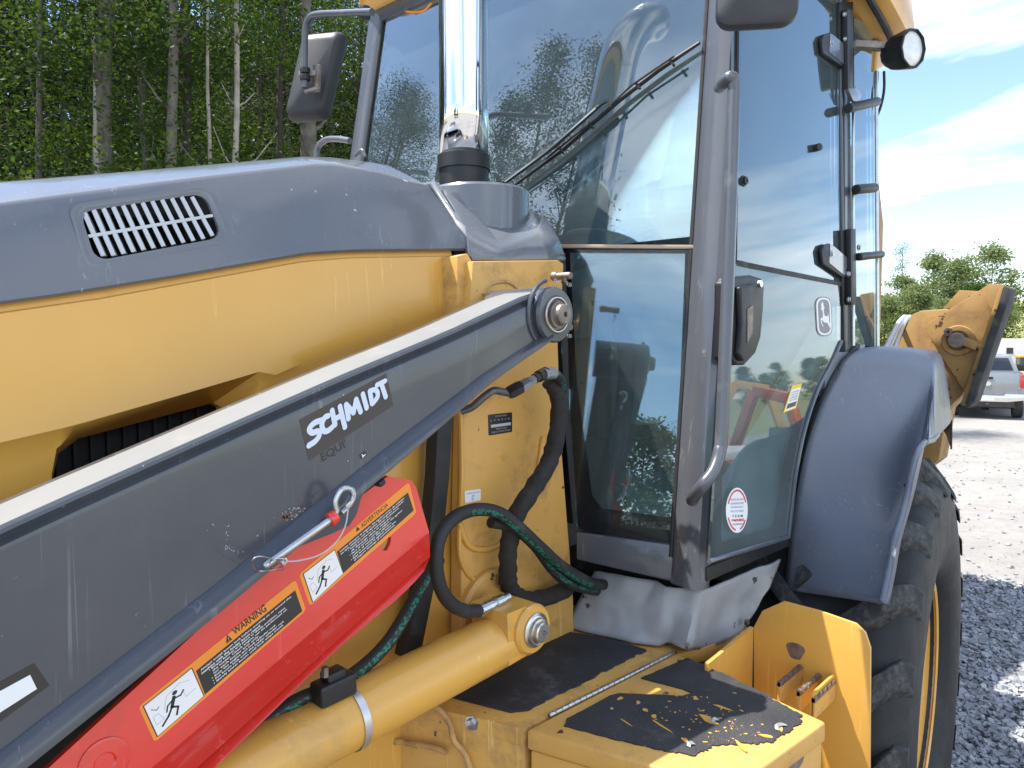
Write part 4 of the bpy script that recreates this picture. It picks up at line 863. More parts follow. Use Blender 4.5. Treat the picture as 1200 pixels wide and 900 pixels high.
# ---- lift cylinder
ce = atY(627, 738, 0.85); ax0 = atY(614, 735, 0.905); ax1 = atY(405, 842, 0.905); dax = (ax1-ax0).normalized()
def along(s): return ax0+dax*s
L_ = 1.1; g = G(); g.lathe(along(0.0), dax, [(0.0001, -0.01), (0.040, -0.01), (0.0475, 0.004), (0.049, 0.012), (0.0475, 0.02), (0.0475, L_), (0.052, L_), (0.052, L_+0.08), (0.0001, L_+0.08)], 40); cyl = g.build('lift_cylinder', M_YEL, BH, sharp=30)
g = G(); g.lathe((ce.x, 0.96, ce.z), (0, -1, 0), [(0.0001, 0), (0.043, 0), (0.045, 0.003), (0.045, 0.105), (0.041, 0.110), (0.0001, 0.110)], 40)
side = dax.cross(Vector((0, 1, 0))).normalized()
g.prism([Vector((ce.x, 0.86, ce.z))+dax*a+side*b for a, b in ((0, 0.044), (0.06, 0.047), (0.06, -0.047), (0, -0.044))], (0, 0.09, 0)); g.build('cylinder_eye', M_YEL, cyl, bevel=0.0, sharp=30)
g = G(); g.lathe((ce.x, 0.851, ce.z), (0, -1, 0), [(0.0001, 0), (0.031, 0), (0.031, 0.005), (0.028, 0.007), (0.026, 0.005), (0.023, 0.006), (0.022, 0.012), (0.018, 0.013), (0.018, 0.020), (0.016, 0.022), (0.004, 0.022), (0.003, 0.017), (0.0001, 0.017)], 40); g.build('cylinder_pin', M_STL, cyl, sharp=25)
# grease nipple and port
c = atY(614, 708, 0.905); g = G(); g.lathe(c-Vector((0, 0, 0.008)), (0, 0, 1), [(0.004, 0), (0.004, 0.008), (0.0015, 0.010), (0.0026, 0.014), (0.0001, 0.017)], 12); g.build('grease_nipple', M_STL, cyl)
c = atY(594, 714, 0.905); g = G(); g.lathe(c-Vector((0, 0, 0.012)), (0, 0, 1), [(0.0001, 0), (0.012, 0), (0.013, 0.010), (0.009, 0.014), (0.009, 0.024), (0.0001, 0.026)], 6); g.build('port_fitting', M_PIN, cyl, sharp=25)
f0 = atY(559, 717, 0.90); f1 = atY(594, 700, 0.905); df = (f1-f0); Lf = df.length
g = G(); g.lathe(f0, df, [(0.0001, 0), (0.0105, 0.0), (0.012, 0.002), (0.012, Lf*0.45), (0.0085, Lf*0.48), (0.0085, Lf*0.56), (0.0115, Lf*0.58), (0.0115, Lf*0.82), (0.008, Lf*0.85), (0.008, Lf*1.05), (0.0001, Lf*1.06)], 14); g.build('hose_fitting', M_STL, cyl, sharp=25)
# strap and clamp
sc_ = along((atY(409, 840, 0.905)-ax0).length); g = G(); ring = []
for w in (-0.006, 0.006):
    ring.append([sc_+dax*w+side*(0.0488*cos(t))+Vector((0, 1, 0))*(0.0488*sin(t)) for t in [2*pi*i/40 for i in range(40)]]); 
ro = [[sc_+(p-sc_)*1.0+((p-sc_)-dax*((p-sc_).dot(dax))).normalized()*0.0012 for p in r] for r in ring]
g.grid([ring[0], ro[0], ro[1], ring[1]], True); g.build('strap', surf('strap_steel', (0.6, 0.6, 0.6), 0.35, metal=0.8, var=0.1), cyl, sharp=30)
c = atY(391, 806, 0.895); g = G(); g.box(c, (0.030, 0.016, 0.016), (dax, Vector((0, 1, 0)), side)); g.box(c+dax*0.0+side*-0.004+Vector((0, 0, 0.016)), (0.016, 0.012, 0.008), (dax, Vector((0, 1, 0)), side)); g.build('hose_clamp', M_BLK, cyl, bevel=0.005, seg=3)
c = atY(381, 793, 0.885); g = G(); g.cyl(c, c+Vector((0, 0, 0.014)), 0.0055, 6); g.build('clamp_bolt', M_PIN, cyl, sharp=20)

# ---- hoses
M_GRN = None
def hose_mat():
    m, t = new_mat('green_printed_hose')
    co = node(t, 'ShaderNodeTexCoord').outputs['Object']
    f = ramp(t, tnoise(t, co, 200, 2, 0.5), [(0.50, 0.0), (0.53, 1.0)]); f2 = ramp(t, tnoise(t, co, 16, 3, 0.5), [(0.36, 0.0), (0.44, 1.0)])
    mu = node(t, 'ShaderNodeMath', operation='MULTIPLY'); t.links.new(f, mu.inputs[0]); t.links.new(f2, mu.inputs[1])
    c = mixc(t, mu.outputs[0], (0.012, 0.012, 0.012), (0.008, 0.17, 0.12))
    b = node(t, 'ShaderNodeBsdfPrincipled'); t.links.new(c, b.inputs['Base Color']); b.inputs['Roughness'].default_value = 0.5
    o = node(t, 'ShaderNodeOutputMaterial'); t.links.new(b.outputs[0], o.inputs[0]); return m
M_GRN = hose_mat()
def hose(name, px, r, m=M_RUB, stripe=None, k=8, n=14, lbl=None):
    pts = spl([atY(a, b, y) for a, b, y in px], k); g = G(); g.tube(pts, r, n); o = g.build(name, m, BH, sharp=50)
    if stripe:
        s0, s1 = int(stripe[0]*len(pts)), int(stripe[1]*len(pts)); pp = pts[s0:s1]; rows = []
        for i, p in enumerate(pp):
            d = (pp[min(i+1, len(pp)-1)]-pp[max(i-1, 0)]).normalized(); v = (EYE-p).normalized(); a = (v-d*v.dot(d)).normalized(); b = d.cross(a)
            rows.append([p+(a*cos(t)+b*sin(t))*(r+0.0004) for t in [radians(stripe[2]+x) for x in (-24, -12, 0, 12, 24)]])
        g = G(); g.grid(rows); g.build('printed_stripe', M_GRN, o, sharp=80)
    return o
def sleeve(name, px, r, k=7, seed=1):
    pts = spl([atY(a, b, y) for a, b, y in px], k); rr_ = [r*(1+0.10*noise.noise(Vector((i*0.9, seed, 0)))+0.05*sin(i*1.7)) for i in range(len(pts))]
    g = G(); g.tube(pts, rr_, 16)
    g.v = [tuple(Vector(v)+Vector((noise.noise(Vector(v)*70), noise.noise(Vector(v)*70+Vector((5, 0, 0))), 0))*0.0022) for v in g.v]
    return g.build(name, M_SLEEVE, BH, sharp=60)
M_SLEEVE = surf('woven_hose_sleeve', (0.022, 0.019, 0.018), 0.85, var=0.3, vscale=40, bump=0.7, bscale=260)
sleeve('hose_sleeve', [(645, 446, .93), (654, 462, .925), (655, 490, .92), (650, 520, .92), (642, 545, .925), (625, 572, .93), (605, 604, .94), (597, 635, .95), (595, 665, .955), (598, 690, .96), (615, 703, .97), (640, 700, .97), (665, 690, .975)], 0.0175)
hose('hydraulic_hose', [(561, 716, .90), (545, 716, .895), (527, 706, .89), (515, 685, .885), (511, 655, .885), (517, 625, .89), (535, 605, .90), (560, 597, .91), (585, 601, .915), (607, 617, .915), (633, 641, .915), (660, 665, .92), (690, 682, .93), (715, 686, .96)], 0.0118, stripe=(0.50, 0.93, 25))
hose('hydraulic_hose', [(575, 612, .935), (600, 618, .935), (625, 638, .935), (648, 668, .935), (668, 684, .94), (695, 692, .96), (718, 694, .98)], 0.0105, stripe=(0.2, 0.95, -10))
hose('hydraulic_hose', [(515, 655, .965), (500, 676, .955), (480, 712, .945), (455, 752, .935), (425, 782, .93), (393, 803, .915), (350, 821, .92), (300, 852, .93), (250, 885, .94), (180, 935, .95)], 0.0112, stripe=(0.05, 0.95, -25))
g = G(); g.tube(spl([atY(a, b, y) for a, b, y in ((540, 482, .965), (553, 477, .95), (566, 466, .935), (578, 458, .925), (588, 459, .92), (598, 461, .915))], 7), 0.0072, 12); pipe = g.build('steel_pipe', M_ARM, BH)
def seg(px0, px1, prof, m, name, n=14, par=None):
    a = atY(*px0); b = atY(*px1); g = G(); L = (b-a).length; g.lathe(a, b-a, [(r, h*L) for r, h in prof], n); return g.build(name, m, par or BH, sharp=25)
seg((596, 461, .915), (612, 452, .905), [(0.0001, 0), (0.012, 0), (0.0135, .15), (0.0135, .8), (0.011, 1), (0.0001, 1)], M_BLK, 'pipe_nut', 6, pipe)
seg((610, 453, .905), (628, 443, .90), [(0.0001, 0), (0.0115, 0), (0.0115, .5), (0.009, .6), (0.009, .95), (0.0001, 1)], M_STL, 'hose_fitting', 6, pipe)
seg((626, 444, .90), (641, 436, .90), [(0.0001, 0), (0.0095, 0), (0.0095, .3), (0.0115, .32), (0.0115, .95), (0.0001, 1)], M_BLK, 'hose_collar', 12, pipe)
seg((636, 439, .898), (650, 437, .90), [(0.0001, 0), (0.0118, 0), (0.0118, .9), (0.0001, 1)], M_STL, 'ferrule', 14, pipe)
hose('hydraulic_hose', [(645, 438, .90), (653, 441, .905), (658, 452, .915), (660, 475, .925), (658, 500, .93)], 0.0105, stripe=(0.1, 0.6, -20))

# small retaining pins with chains at the tower's edge
for (x0, y0), (x1, y1), rr0 in (((647, 324), (669, 323), 0.0075), ((650, 386), (669, 383), 0.0068)):
    a, b = atY(x0, y0, 0.985), atY(x1, y1, 0.935); g = G(); g.cyl(a, b, rr0, 16); d = (b-a).normalized(); g.cyl(a+d*0.002, a+d*0.014, rr0*1.25, 16); p_ = g.build('stub_pin', M_PIN, BH, bevel=0.0012, sharp=30)
    for k in range(6):
        c = atY(x1-7+k*2.2*(-1 if k > 3 else 1), y1+5+3.0*sin(k*0.62)*2, 0.945); g = G(); g.tube([c+Vector((0.0026*cos(t)*(k % 2), 0.0026*cos(t)*(1-k % 2), 0.0036*sin(t))) for t in [i*pi/4 for i in range(9)]], 0.0007, 5); g.build('chain_link', M_STL, p_)
# ---- exhaust stack and cowl
EX = Vector((1.24, 1.30, 0))
def zat(px, py, x, y):                                               # height of a pixel on the vertical line through (x, y)
    r = ray(px, py); t = sqrt((x-EYE.x)**2+(y-EYE.y)**2)/sqrt(r.x**2+r.y**2); return EYE.z+r.z*t
zb0, zb1, zb2 = zat(545, 215, *EX.xy), zat(545, 200, *EX.xy), zat(545, 184, *EX.xy)
pts = [Vector((EX.x, EX.y, z)) for z in (zb2-0.01, 2.2, 2.4, 2.56)]; top = [Vector((EX.x-0.30*(1-cos(t)), EX.y, 2.56+0.30*sin(t))) for t in [radians(a) for a in range(8, 62, 6)]]
g = G(); g.tube(pts+top, 0.0585, 48, caps=False); stack = g.build('exhaust_stack', M_CHR, BH, sharp=60)
md = stack.modifiers.new('s', 'SOLIDIFY'); md.thickness = 0.003
g = G(); g.lathe((EX.x, EX.y, zb1), (0, 0, 1), [(0.058, 0), (0.0635, 0.0), (0.0635, zb2-zb1), (0.060, zb2-zb1+0.002), (0.058, zb2-zb1+0.002)], 48); g.build('stack_clamp', M_BLK, stack, sharp=30)
g = G(); g.lathe((EX.x, EX.y, zb0-0.1), (0, 0, 1), [(0.059, 0), (0.059, zb1-zb0+0.1)], 48); g.build('stack_base', M_BLK, stack)
# cowl housing round the stack
hc = Vector((1.225, 1.235, 0)); ztop = zat(600, 217, hc.x, hc.y-0.1); 
g = G(); g.lathe((hc.x, hc.y, ztop-0.22), (0, 0, 1), [(0.118, 0), (0.118, 0.213), (0.114, 0.2185), (0.107, 0.22), (0.085, 0.2195), (0.0855, 0.2185), (0.05, 0.2175)], 56); g.build('stack_housing', M_GREY, BH, sharp=35)
# cowl: sloping side skin from hood to windscreen
C = {}
cow = [atY(a, b, y) for a, b, y in ((546, 292, 1.05), (555, 303, 1.03), (600, 303.5, 1.02), (662, 303, 1.01), (655, 283, 1.03), (640, 258, 1.08), (624, 242, 1.14), (612, 235, 1.2))]
top_in = [atY(a, b, y) for a, b, y in ((509, 213, 1.20), (516, 216, 1.21), (560, 222, 1.22))]
g = G()
# surface strips (lower edge -> ridge)
lowe = [atY(547, 296, 1.055), atY(554, 303, 1.03), atY(600, 303.5, 1.02), atY(640, 303, 1.012), atY(663, 303, 1.008)]
mid = [atY(532, 256, 1.10), atY(545, 264, 1.085), atY(588, 288, 1.06), atY(632, 272, 1.06), atY(655, 280, 1.03)]
upp = [atY(508, 212, 1.19), atY(526, 226, 1.16), atY(568, 262, 1.15), atY(614, 241, 1.20), atY(641, 257, 1.08)]
inn = [p+Vector((0.0, 0.25, 0.01)) for p in upp[:3]]+[upp[3]+Vector((0.05, 0.22, -0.01)), upp[4]+Vector((0.05, 0.3, 0.0))]
g.grid([lowe, mid, upp, inn]); cw = g.build('cowl', M_GREY, BH, sharp=28)
md = cw.modifiers.new('s', 'SOLIDIFY'); md.thickness = 0.012; md.offset = -1
g = G(); g.tube([atY(a, b, y) for a, b, y in ((516, 225, 1.17), (531, 250, 1.12), (546, 286, 1.07), (548, 302, 1.06))], 0.006, 8); g.build('hood_seal', M_RUB, BH, bevel=0.002)
g = G(); g.b2((0.935, 1.13, 1.70), (0.95, 1.76, 1.955)); g.build('bulkhead', M_GREY, BH)
g = G(); g.b2((0.90, 1.25, 1.925), (1.33, 1.66, 1.955)); g.build('cowl_top', M_GREY, BH, bevel=0.01)
g = G(); g.b2((0.99, 1.10, 1.2), (1.34, 1.82, 1.80)); g.b2((0.9, 1.2, 1.75), (1.36, 1.7, 1.86)); g.build('firewall', M_DINT, BH)
# daylight in the gap beside the post, painted as bright yellow cells
q = Quad([atY(*p, 1.075) for p in ((530, 322), (537, 320), (538, 350), (530, 352))], 0.001)
M_LIME = surf('daylight_yellow', (0.85, 0.62, 0.03), 0.5)
for k in range(7): decal(q, 'daylight_cell', (0.1+0.45*(k % 2), 0.05+0.25*(k//2), 0.5+0.45*(k % 2), 0.24+0.25*(k//2)), 1, M_LIME, BH, r=0.1)

# ---- cab frame
def wx(z): return 1.36+0.155*(z-1.25)
def dy_(z): return 0.712+0.03*(z-1.2)
ZB, ZT = 1.13, 2.76
def sweep2(sec0, sec1): g = G(); g.grid([sec0, sec1], True); n = len(sec0); g.add(sec0, [list(range(n))[::-1]]); g.add(sec1, [list(range(n))]); return g
def apost(z, near=True):
    X, Y = wx(z), dy_(z)
    s = [(-0.004, 0.076), (-0.012, 0.066), (-0.018, 0.030), (-0.014, 0.010), (-0.004, 0.001), (0.012, -0.001), (0.022, 0.002), (0.026, 0.010), (0.026, 0.03), (0.015, 0.075)]
    return [Vector((X+a, (Y+b) if near else yf(Y+b), z)) for a, b in s]
zlow = zat(812, 688, 1.34, 0.74)
g = sweep2(apost(zlow), apost(ZT)); cab = g.build('cab_frame', M_CABP, BH, bevel=0.0, sharp=30)
g = sweep2(apost(1.5, False), apost(ZT, False)); g.build('pillar', M_CABP, cab, sharp=30)
xb = atD(989, 200).x; xr_ = atD(1027, 200).x
for nr in (True, False):
    def sec(z, x0, x1, d): return [Vector((x, (dy_(z)+o) if nr else yf(dy_(z)+o), z)) for x, o in ((x0, 0.004), (x1, 0.004), (x1, d), (x0, d))]
    g = sweep2(sec(1.5, xb+0.02, xb+0.07, 0.06), sec(ZT, xb+0.02, xb+0.07, 0.06)); g.build('pillar', M_CABP, cab, bevel=0.004)
    g = sweep2(sec(1.4, xr_-0.022, xr_, 0.03), sec(ZT, xr_-0.022, xr_, 0.03)); g.build('pillar', M_CABP, cab, bevel=0.004)
# headers, sills
g = G(); Y0, Y1 = dy_(2.58), yf(dy_(2.58))
g.b2((wx(2.73)-0.01, Y0, 2.725), (wx(2.73)+0.05, Y1, 2.78)); g.build('header_rail', M_CABP, cab, bevel=0.006)
for yy in (Y0+0.004, Y1-0.05): g = G(); g.b2((wx(2.68)+0.05, yy, 2.60), (xr_, yy+0.046, 2.68)); g.build('header_rail', M_CABP, cab, bevel=0.006)
g = G(); g.b2((xr_-0.03, Y0+0.03, 2.52), (xr_+0.01, Y1-0.03, 2.62)); g.b2((xr_-0.03, Y0+0.05, 1.5), (xr_+0.01, Y1-0.05, 1.62)); g.build('header_rail', M_CABP, cab, bevel=0.006)
# front sill box below the narrow pane
s_tl, s_tr, s_br, s_bl = atL(675, 623, 0.012), atL(801, 640, 0.012), atL(797, 684, 0.012), atL(675, 656, 0.012)
g = G(); g.prism([s_tl, s_tr, s_br, s_bl], LPN*0.06); g.build('front_sill', M_CABP, cab, bevel=0.006)
g = G(); g.prism([atX(668, 640, 1.40), atX(800, 665, 1.40), atX(800, 690, 1.40), atX(668, 665, 1.40)], (0.05, 0, 0)); g.build('sill_rubber', M_RUB, cab)
# door sill
a, b, c, d = atD(829, 665, 0.004), atD(924, 628, 0.004), atD(926, 640, 0.004), atD(829, 682, 0.004)
g = G(); g.prism([a, b, c, d], (0, 0.05, 0)); g.build('door_sill', M_RUB, cab, bevel=0.004)
g = G(); g.b2((1.44, 0.80, 1.05), (2.55, yf(0.735), 1.22)); g.build('cab_floor', M_CABL, cab)
g = G(); g.b2((1.95, 0.755, 0.9), (2.6, 0.78, 1.5)); g.b2((1.95, yf(0.78), 0.9), (2.6, yf(0.735), 1.5)); g.b2((2.3, 0.79, 1.0), (2.58, yf(0.79), 1.55)); g.build('cab_lower_shell', M_CABL, cab)

# ---- roof
def roofsec(x, ins, z0, z1):
    y0, y1 = 0.66+ins, yf(0.66+ins); return [Vector((x, y, z)) for y, z in ((y0+0.05, z0), (y0+0.01, z0+0.02), (y0, z0+0.05), (y0+0.015, z1-0.06), (y0+0.09, z1), (y1-0.09, z1), (y1-0.015, z1-0.06), (y1, z0+0.05), (y1-0.01, z0+0.02), (y1-0.05, z0))]
secs = [roofsec(1.50, 0.20, 2.81, 2.86), roofsec(1.52, 0.14, 2.79, 2.90), roofsec(1.58, 0.05, 2.77, 2.92), roofsec(1.8, 0.0, 2.72, 2.92), roofsec(2.2, 0.0, 2.61, 2.86), roofsec(2.4, 0.0, 2.57, 2.84), roofsec(2.54, 0.01, 2.56, 2.80), roofsec(2.66, 0.04, 2.56, 2.77), roofsec(2.74, 0.12, 2.58, 2.72), roofsec(2.76, 0.2, 2.61, 2.69)]
g = G(); g.grid(secs, True); g.add(secs[0], [list(range(10))[::-1]]); g.add(secs[-1], [list(range(10))]); roof = g.build('roof', M_YEL, BH, sharp=32)
g = G(); g.prism([(1.60, 0.80, 2.70), (1.60, 0.80, 2.665), (2.54, 0.80, 2.565), (2.54, 0.80, 2.60)], (0, yf(0.80)-0.80, 0)); g.build('headliner', M_CABL, roof)
g = G(); g.tube(spl([(1.56, 0.78, 2.70), (2.0, 0.69, 2.64), (2.2, 0.70, 2.60), (2.5, 0.72, 2.56), (2.62, 0.80, 2.56)], 5), 0.010, 8); g.build('gutter', M_RUB, roof)
# rear pod that carries the work lamp
a = [atY(1030, 50, 0.74), atY(1048, 38, 0.74), atY(1050, 60, 0.74), atY(1037, 78, 0.74), atY(1026, 84, 0.74)]
g = G(); g.prism([p for p in a], (0, 0.10, 0)); g.build('roof_corner_pod', M_YEL, roof, bevel=0.008, seg=3)
def worklamp(c, d, s, parent):
    d = Vector(d).normalized(); g = G(); g.lathe(c, d, [(0.0001, -0.055*s), (0.025*s, -0.055*s), (0.038*s, -0.035*s), (0.044*s, 0.0), (0.044*s, 0.012*s), (0.040*s, 0.014*s), (0.038*s, 0.006*s), (0.0001, 0.006*s)], 10); o = g.build('work_lamp', M_BLK, parent, bevel=0.002, sharp=30)
    g = G(); g.lathe(c, d, [(0.0375*s, 0.007*s), (0.03*s, 0.010*s), (0.0001, 0.012*s)], 32); g.build('lamp_lens', M_LENS, o, sharp=60); return o
lc = atY(1065, 58, 0.63); worklamp(lc, (-0.34, -0.94, -0.08), 1.25, roof)
g = G(); g.bar(lc+Vector((0.0, 0.05, 0.02)), lc+Vector((-0.06, 0.13, 0.03)), 0.03, 0.02); g.build('lamp_bracket', M_PIN, roof, bevel=0.003)
g = G(); g.tube(spl([atY(a, b, y) for a, b, y in ((1036, 84, .74), (1036, 105, .73), (1032, 125, .735), (1025, 142, .75))], 6), 0.004, 8); g.build('lamp_cable', M_RUB, roof)
g = G(); g.tube(spl([atY(a, b, y) for a, b, y in ((1028, 84, .75), (1027, 100, .75), (1023, 118, .76))], 6), 0.005, 8); g.build('lamp_cable', M_RUB, roof)

# ---- front glass
def wpl(name, px, m, parent, o=0.0, t=0.004, **k):
    g = G(); g.prism([atW(a, b, o) for a, b in px], WNr*t); return g.build(name, m, parent, **k)
# pane corners in cab coordinates: width runs across the machine
def Wp(y, z, o=0.0): return Vector((wx(z), y, z))-WNr*o
zc_l = atW(735, 288).z
g = G(); g.prism([Wp(dy_(zc_l)+0.072, zc_l+0.006), Wp(dy_(2.73)+0.072, 2.73), Wp(yf(dy_(2.73)+0.072), 2.73), Wp(yf(dy_(1.7)+0.072), 1.62), Wp(1.20, 1.62), Wp(1.12, zc_l+0.006)], WNr*0.004)
wscr = g.build('windscreen', M_WIN, BH)
# narrow lower pane with black border band
lp_px = [(664, 292), (812, 294), (806, 400), (801, 632), (797, 640), (700, 619), (688, 606), (676, 500)]
lo_out = [(650, 291), (812, 293), (806, 450), (799, 638), (677, 620), (670, 600)]
g = G(); g.prism([atL(a, b) for a, b in lo_out], LPN*0.004); lpane = g.build('lower_front_pane', M_WIN, BH)
M_FRIT = surf('black_glass_border', (0.010, 0.010, 0.012), 0.18, var=0.05, coat=0.6)
def band(outer, inner, o, name, m, parent, fn=atW, nrm=WNr):
    A = [fn(a, b, o) for a, b in outer]; B = [fn(a, b, o) for a, b in inner]; g = G()
    g.grid([A, B, [p+nrm*0.001 for p in B], [p+nrm*0.001 for p in A]], True); return g.build(name, m, parent, sharp=30)
band([(655, 291), (813, 293), (806, 480), (799, 639), (700, 624), (677, 620), (667, 450)], [(668, 296), (803, 297), (796, 480), (786, 606), (706, 596), (694, 580), (676, 450)], 0.0, 'glass_border', M_FRIT, lpane, atL, LPN)
g = G(); g.prism([atL(660, 288), atL(812, 290), atW(812, 290), atW(660, 288)], (0, 0, 0.004)); g.build('glass_ledge', M_FRIT, lpane)
g = G(); g.grid([[atL(668, 296, -0.01), atL(672, 500, -0.01), atL(678, 618, -0.01)], [atL(656, 296, 0.012), atL(662, 500, 0.012), atL(672, 618, 0.012)]]); g.build('corner_rubber', M_RUB, lpane)
g = G(); g.bar(atL(657, 288.5, 0.004), atL(813, 289.5, 0.004), 0.010, 0.0085); g.build('glass_joint_strip', M_COP, wscr, bevel=0.002)
# seals beside the near pillar
g = G(); g.tube([Wp(dy_(z)+0.078, z, 0.004) for z in (zlow+0.05, 1.5, 2.0, 2.74)], 0.0055, 8); g.build('glass_seal', M_RUB, wscr)
g = G(); g.tube([Wp(yf(dy_(z)+0.078), z, 0.004) for z in (1.62, 2.0, 2.74)], 0.0055, 8); g.build('glass_seal', M_RUB, wscr)
# orange reflection at the top of the screen, put in as a solid tube
g = G(); g.tube(spl([atW(a, b, 0.0) for a, b in ((452, 2), (462, 8), (480, 14), (496, 13), (506, 4))], 6), 0.004, 8); g.build('orange_reflection', M_ORA, roof)
# far side glass (front quarter seen behind the hood)
# ---- wiper
wo_ = 0.028
def wline(px, o): return [atW(a, b, o) for a, b in px]
g = G(); g.tube(wline([(590, 214), (612, 199), (650, 171), (700, 126), (703, 124)], wo_+0.012), [0.007, 0.006, 0.0055, 0.005, 0.004], 8); wip = g.build('wiper', M_RUB, BH)
g = G(); g.tube(wline([(592, 213), (640, 178), (698, 127)], wo_+0.021), 0.0022, 6); g.build('arm_rod', M_STL, wip)
g = G(); g.tube(wline([(603, 217), (660, 175), (725, 118), (772, 82), (820, 50)], wo_-0.012), [0.004, 0.006, 0.006, 0.006, 0.004], 8); g.build('wiper_blade', M_BLK, wip)
g = G(); g.tube(wline([(640, 186), (672, 160), (700, 138), (740, 100), (790, 66)], wo_+0.004), [0.0028]*5, 6); g.tube(wline([(697, 127), (712, 118), (716, 126)], wo_+0.006), 0.004, 6); g.build('blade_carrier', M_BLK, wip)
for a, b in ((655, 172), (690, 143), (745, 97), (785, 70)):
    g = G(); g.tube(wline([(a, b), (a+5, b+7)], wo_), 0.0035, 6); g.build('blade_clip', M_BLK, wip)

# ---- near side door
def dpl(px, o, t, name, m, parent, fn=None, **k):
    g = G(); g.prism([(fn or atD)(a, b, o) for a, b in px], (ENr if fn else DNr)*t); return g.build(name, m, parent, **k)
U_px = [(858, -60), (985, -60), (985, 334), (862, 307)]
D_low = [(862, 309), (984, 333), (984, 400), (972, 425), (957, 455), (942, 500), (932, 550), (926, 600), (923, 627), (832, 656), (838, 560), (850, 450)]
door = dpl(D_low, 0.004, 0.005, 'door', M_EGL, BH, fn=atE)
dpl(U_px, 0.004, 0.005, 'upper_glass', M_DGL, door)
def strip(px, w, o, name, m, parent, h=0.006):
    g = G(); P_ = [atD(a, b, o) for a, b in px]
    for a, b in zip(P_, P_[1:]): g.bar(a, b, w, h, DNr)
    return g.build(name, m, parent, bevel=0.001)
strip([(862, 308), (875, 311), (985, 333)], 0.013, 0.007, 'glass_seal', M_RUB, door)
# black border band inside the lower glass and its edge trim
band([(985, 330), (985, 402), (973, 427), (958, 457), (943, 502), (933, 552), (927, 602), (924, 629), (831, 658), (836, 560)], [(979, 335), (979, 400), (965, 424), (948, 452), (929, 500), (917, 550), (909, 600), (905, 618), (845, 636), (846, 560)], 0.0, 'glass_border', M_FRIT, door, atE, ENr)
g = G(); g.tube(spl([atE(a, b, 0.006) for a, b in ((986, 400), (974, 427), (958, 458), (943, 503), (933, 552), (927, 602), (924, 629))], 4), 0.005, 8); g.build('edge_seal', M_CABP, door)
g = G(); g.tube([atE(a, b, 0.006) for a, b in ((924, 629), (880, 643), (831, 658))], 0.005, 8); g.build('edge_seal', M_CABP, door)
g = G(); g.tube([atD(a, b, 0.004) for a, b in ((864, -40), (861, 300), (846, 560), (834, 655))], 0.0055, 8); g.build('edge_seal', M_RUB, door)
g = G(); g.tube([atD(a, b, 0.006) for a, b in ((984, -40), (986, 200), (990, 400))], 0.0055, 8); g.build('edge_seal', M_CABP, door)
# latch pull
hp = [(858, 330), (862, 324), (880, 322), (893, 326), (896, 334), (895, 360), (892, 395), (886, 414), (873, 428), (864, 428), (857, 420)]
hb = dpl(hp, 0.045, 0.040, 'door_handle', M_BLK, door, bevel=0.006, seg=3)
hq = [(868, 336), (893, 332), (894, 345), (893, 362), (889, 392), (880, 414), (872, 424), (867, 415), (870, 380)]
dpl(hq, 0.058, 0.014, 'handle_grip', M_BLK, hb, bevel=0.005, seg=3)
dpl([(876, 362), (883, 357), (882, 390), (876, 402)], 0.0595, 0.002, 'handle_recess', M_PIN, hb)
c = atD(892.5, 332.5, 0.062); g = G(); g.cyl(c, c-DNr*-0.006, 0.0075, 16); g.cyl(c+DNr*0.006, c, 0.0075, 16); g.build('lock_barrel', M_STL, hb)
dpl([(855, 404), (861, 404), (861, 424), (855, 420)], 0.03, 0.02, 'handle_bracket', M_BLK, hb, bevel=0.003)
# leaping deer emblem
eq = Quad([atE(*p, 0.0046) for p in ((954.5, 347), (975, 347), (976.5, 394.5), (957, 394.5))], 0.0005)
dg_ = Quad([atE(*p, 0.0046) for p in ((954.6, 348), (973.5, 347.5), (975.6, 393.5), (957.2, 394.5))], 0.0005)
M_EMG = surf('grey_emblem', (0.17, 0.16, 0.18), 0.4, var=0.05)
em = decal(dg_, 'emblem', (0, 0, 1, 1), 1, M_EMG, door, r=0.40, asp=0.52)
g = G(); A = dg_.rect(0.05, 0.03, 0.95, 0.97, 2, 0.36, 0.5); B = dg_.rect(0.14, 0.07, 0.86, 0.93, 2, 0.30, 0.5); g.grid([A, B, [p-dg_.n*0.0003 for p in B], [p-dg_.n*0.0003 for p in A]], True); g.build('emblem_border', M_WHT, em, sharp=30)
deer = [(0.27, 0.22), (0.36, 0.25), (0.33, 0.14), (0.42, 0.19), (0.43, 0.10), (0.49, 0.17), (0.50, 0.24), (0.55, 0.28), (0.50, 0.31), (0.49, 0.38), (0.52, 0.47), (0.62, 0.50), (0.73, 0.49), (0.74, 0.42), (0.79, 0.48), (0.80, 0.56), (0.80, 0.62), (0.86, 0.72), (0.93, 0.80), (0.88, 0.83), (0.76, 0.74), (0.66, 0.66), (0.55, 0.66), (0.42, 0.63), (0.36, 0.58), (0.31, 0.60), (0.36, 0.68), (0.44, 0.76), (0.38, 0.75), (0.28, 0.66), (0.25, 0.57), (0.30, 0.54), (0.40, 0.52), (0.43, 0.44), (0.40, 0.34), (0.33, 0.32), (0.31, 0.29), (0.38, 0.27)]
dg_.plate('deer', deer, 2, M_WHT, em)
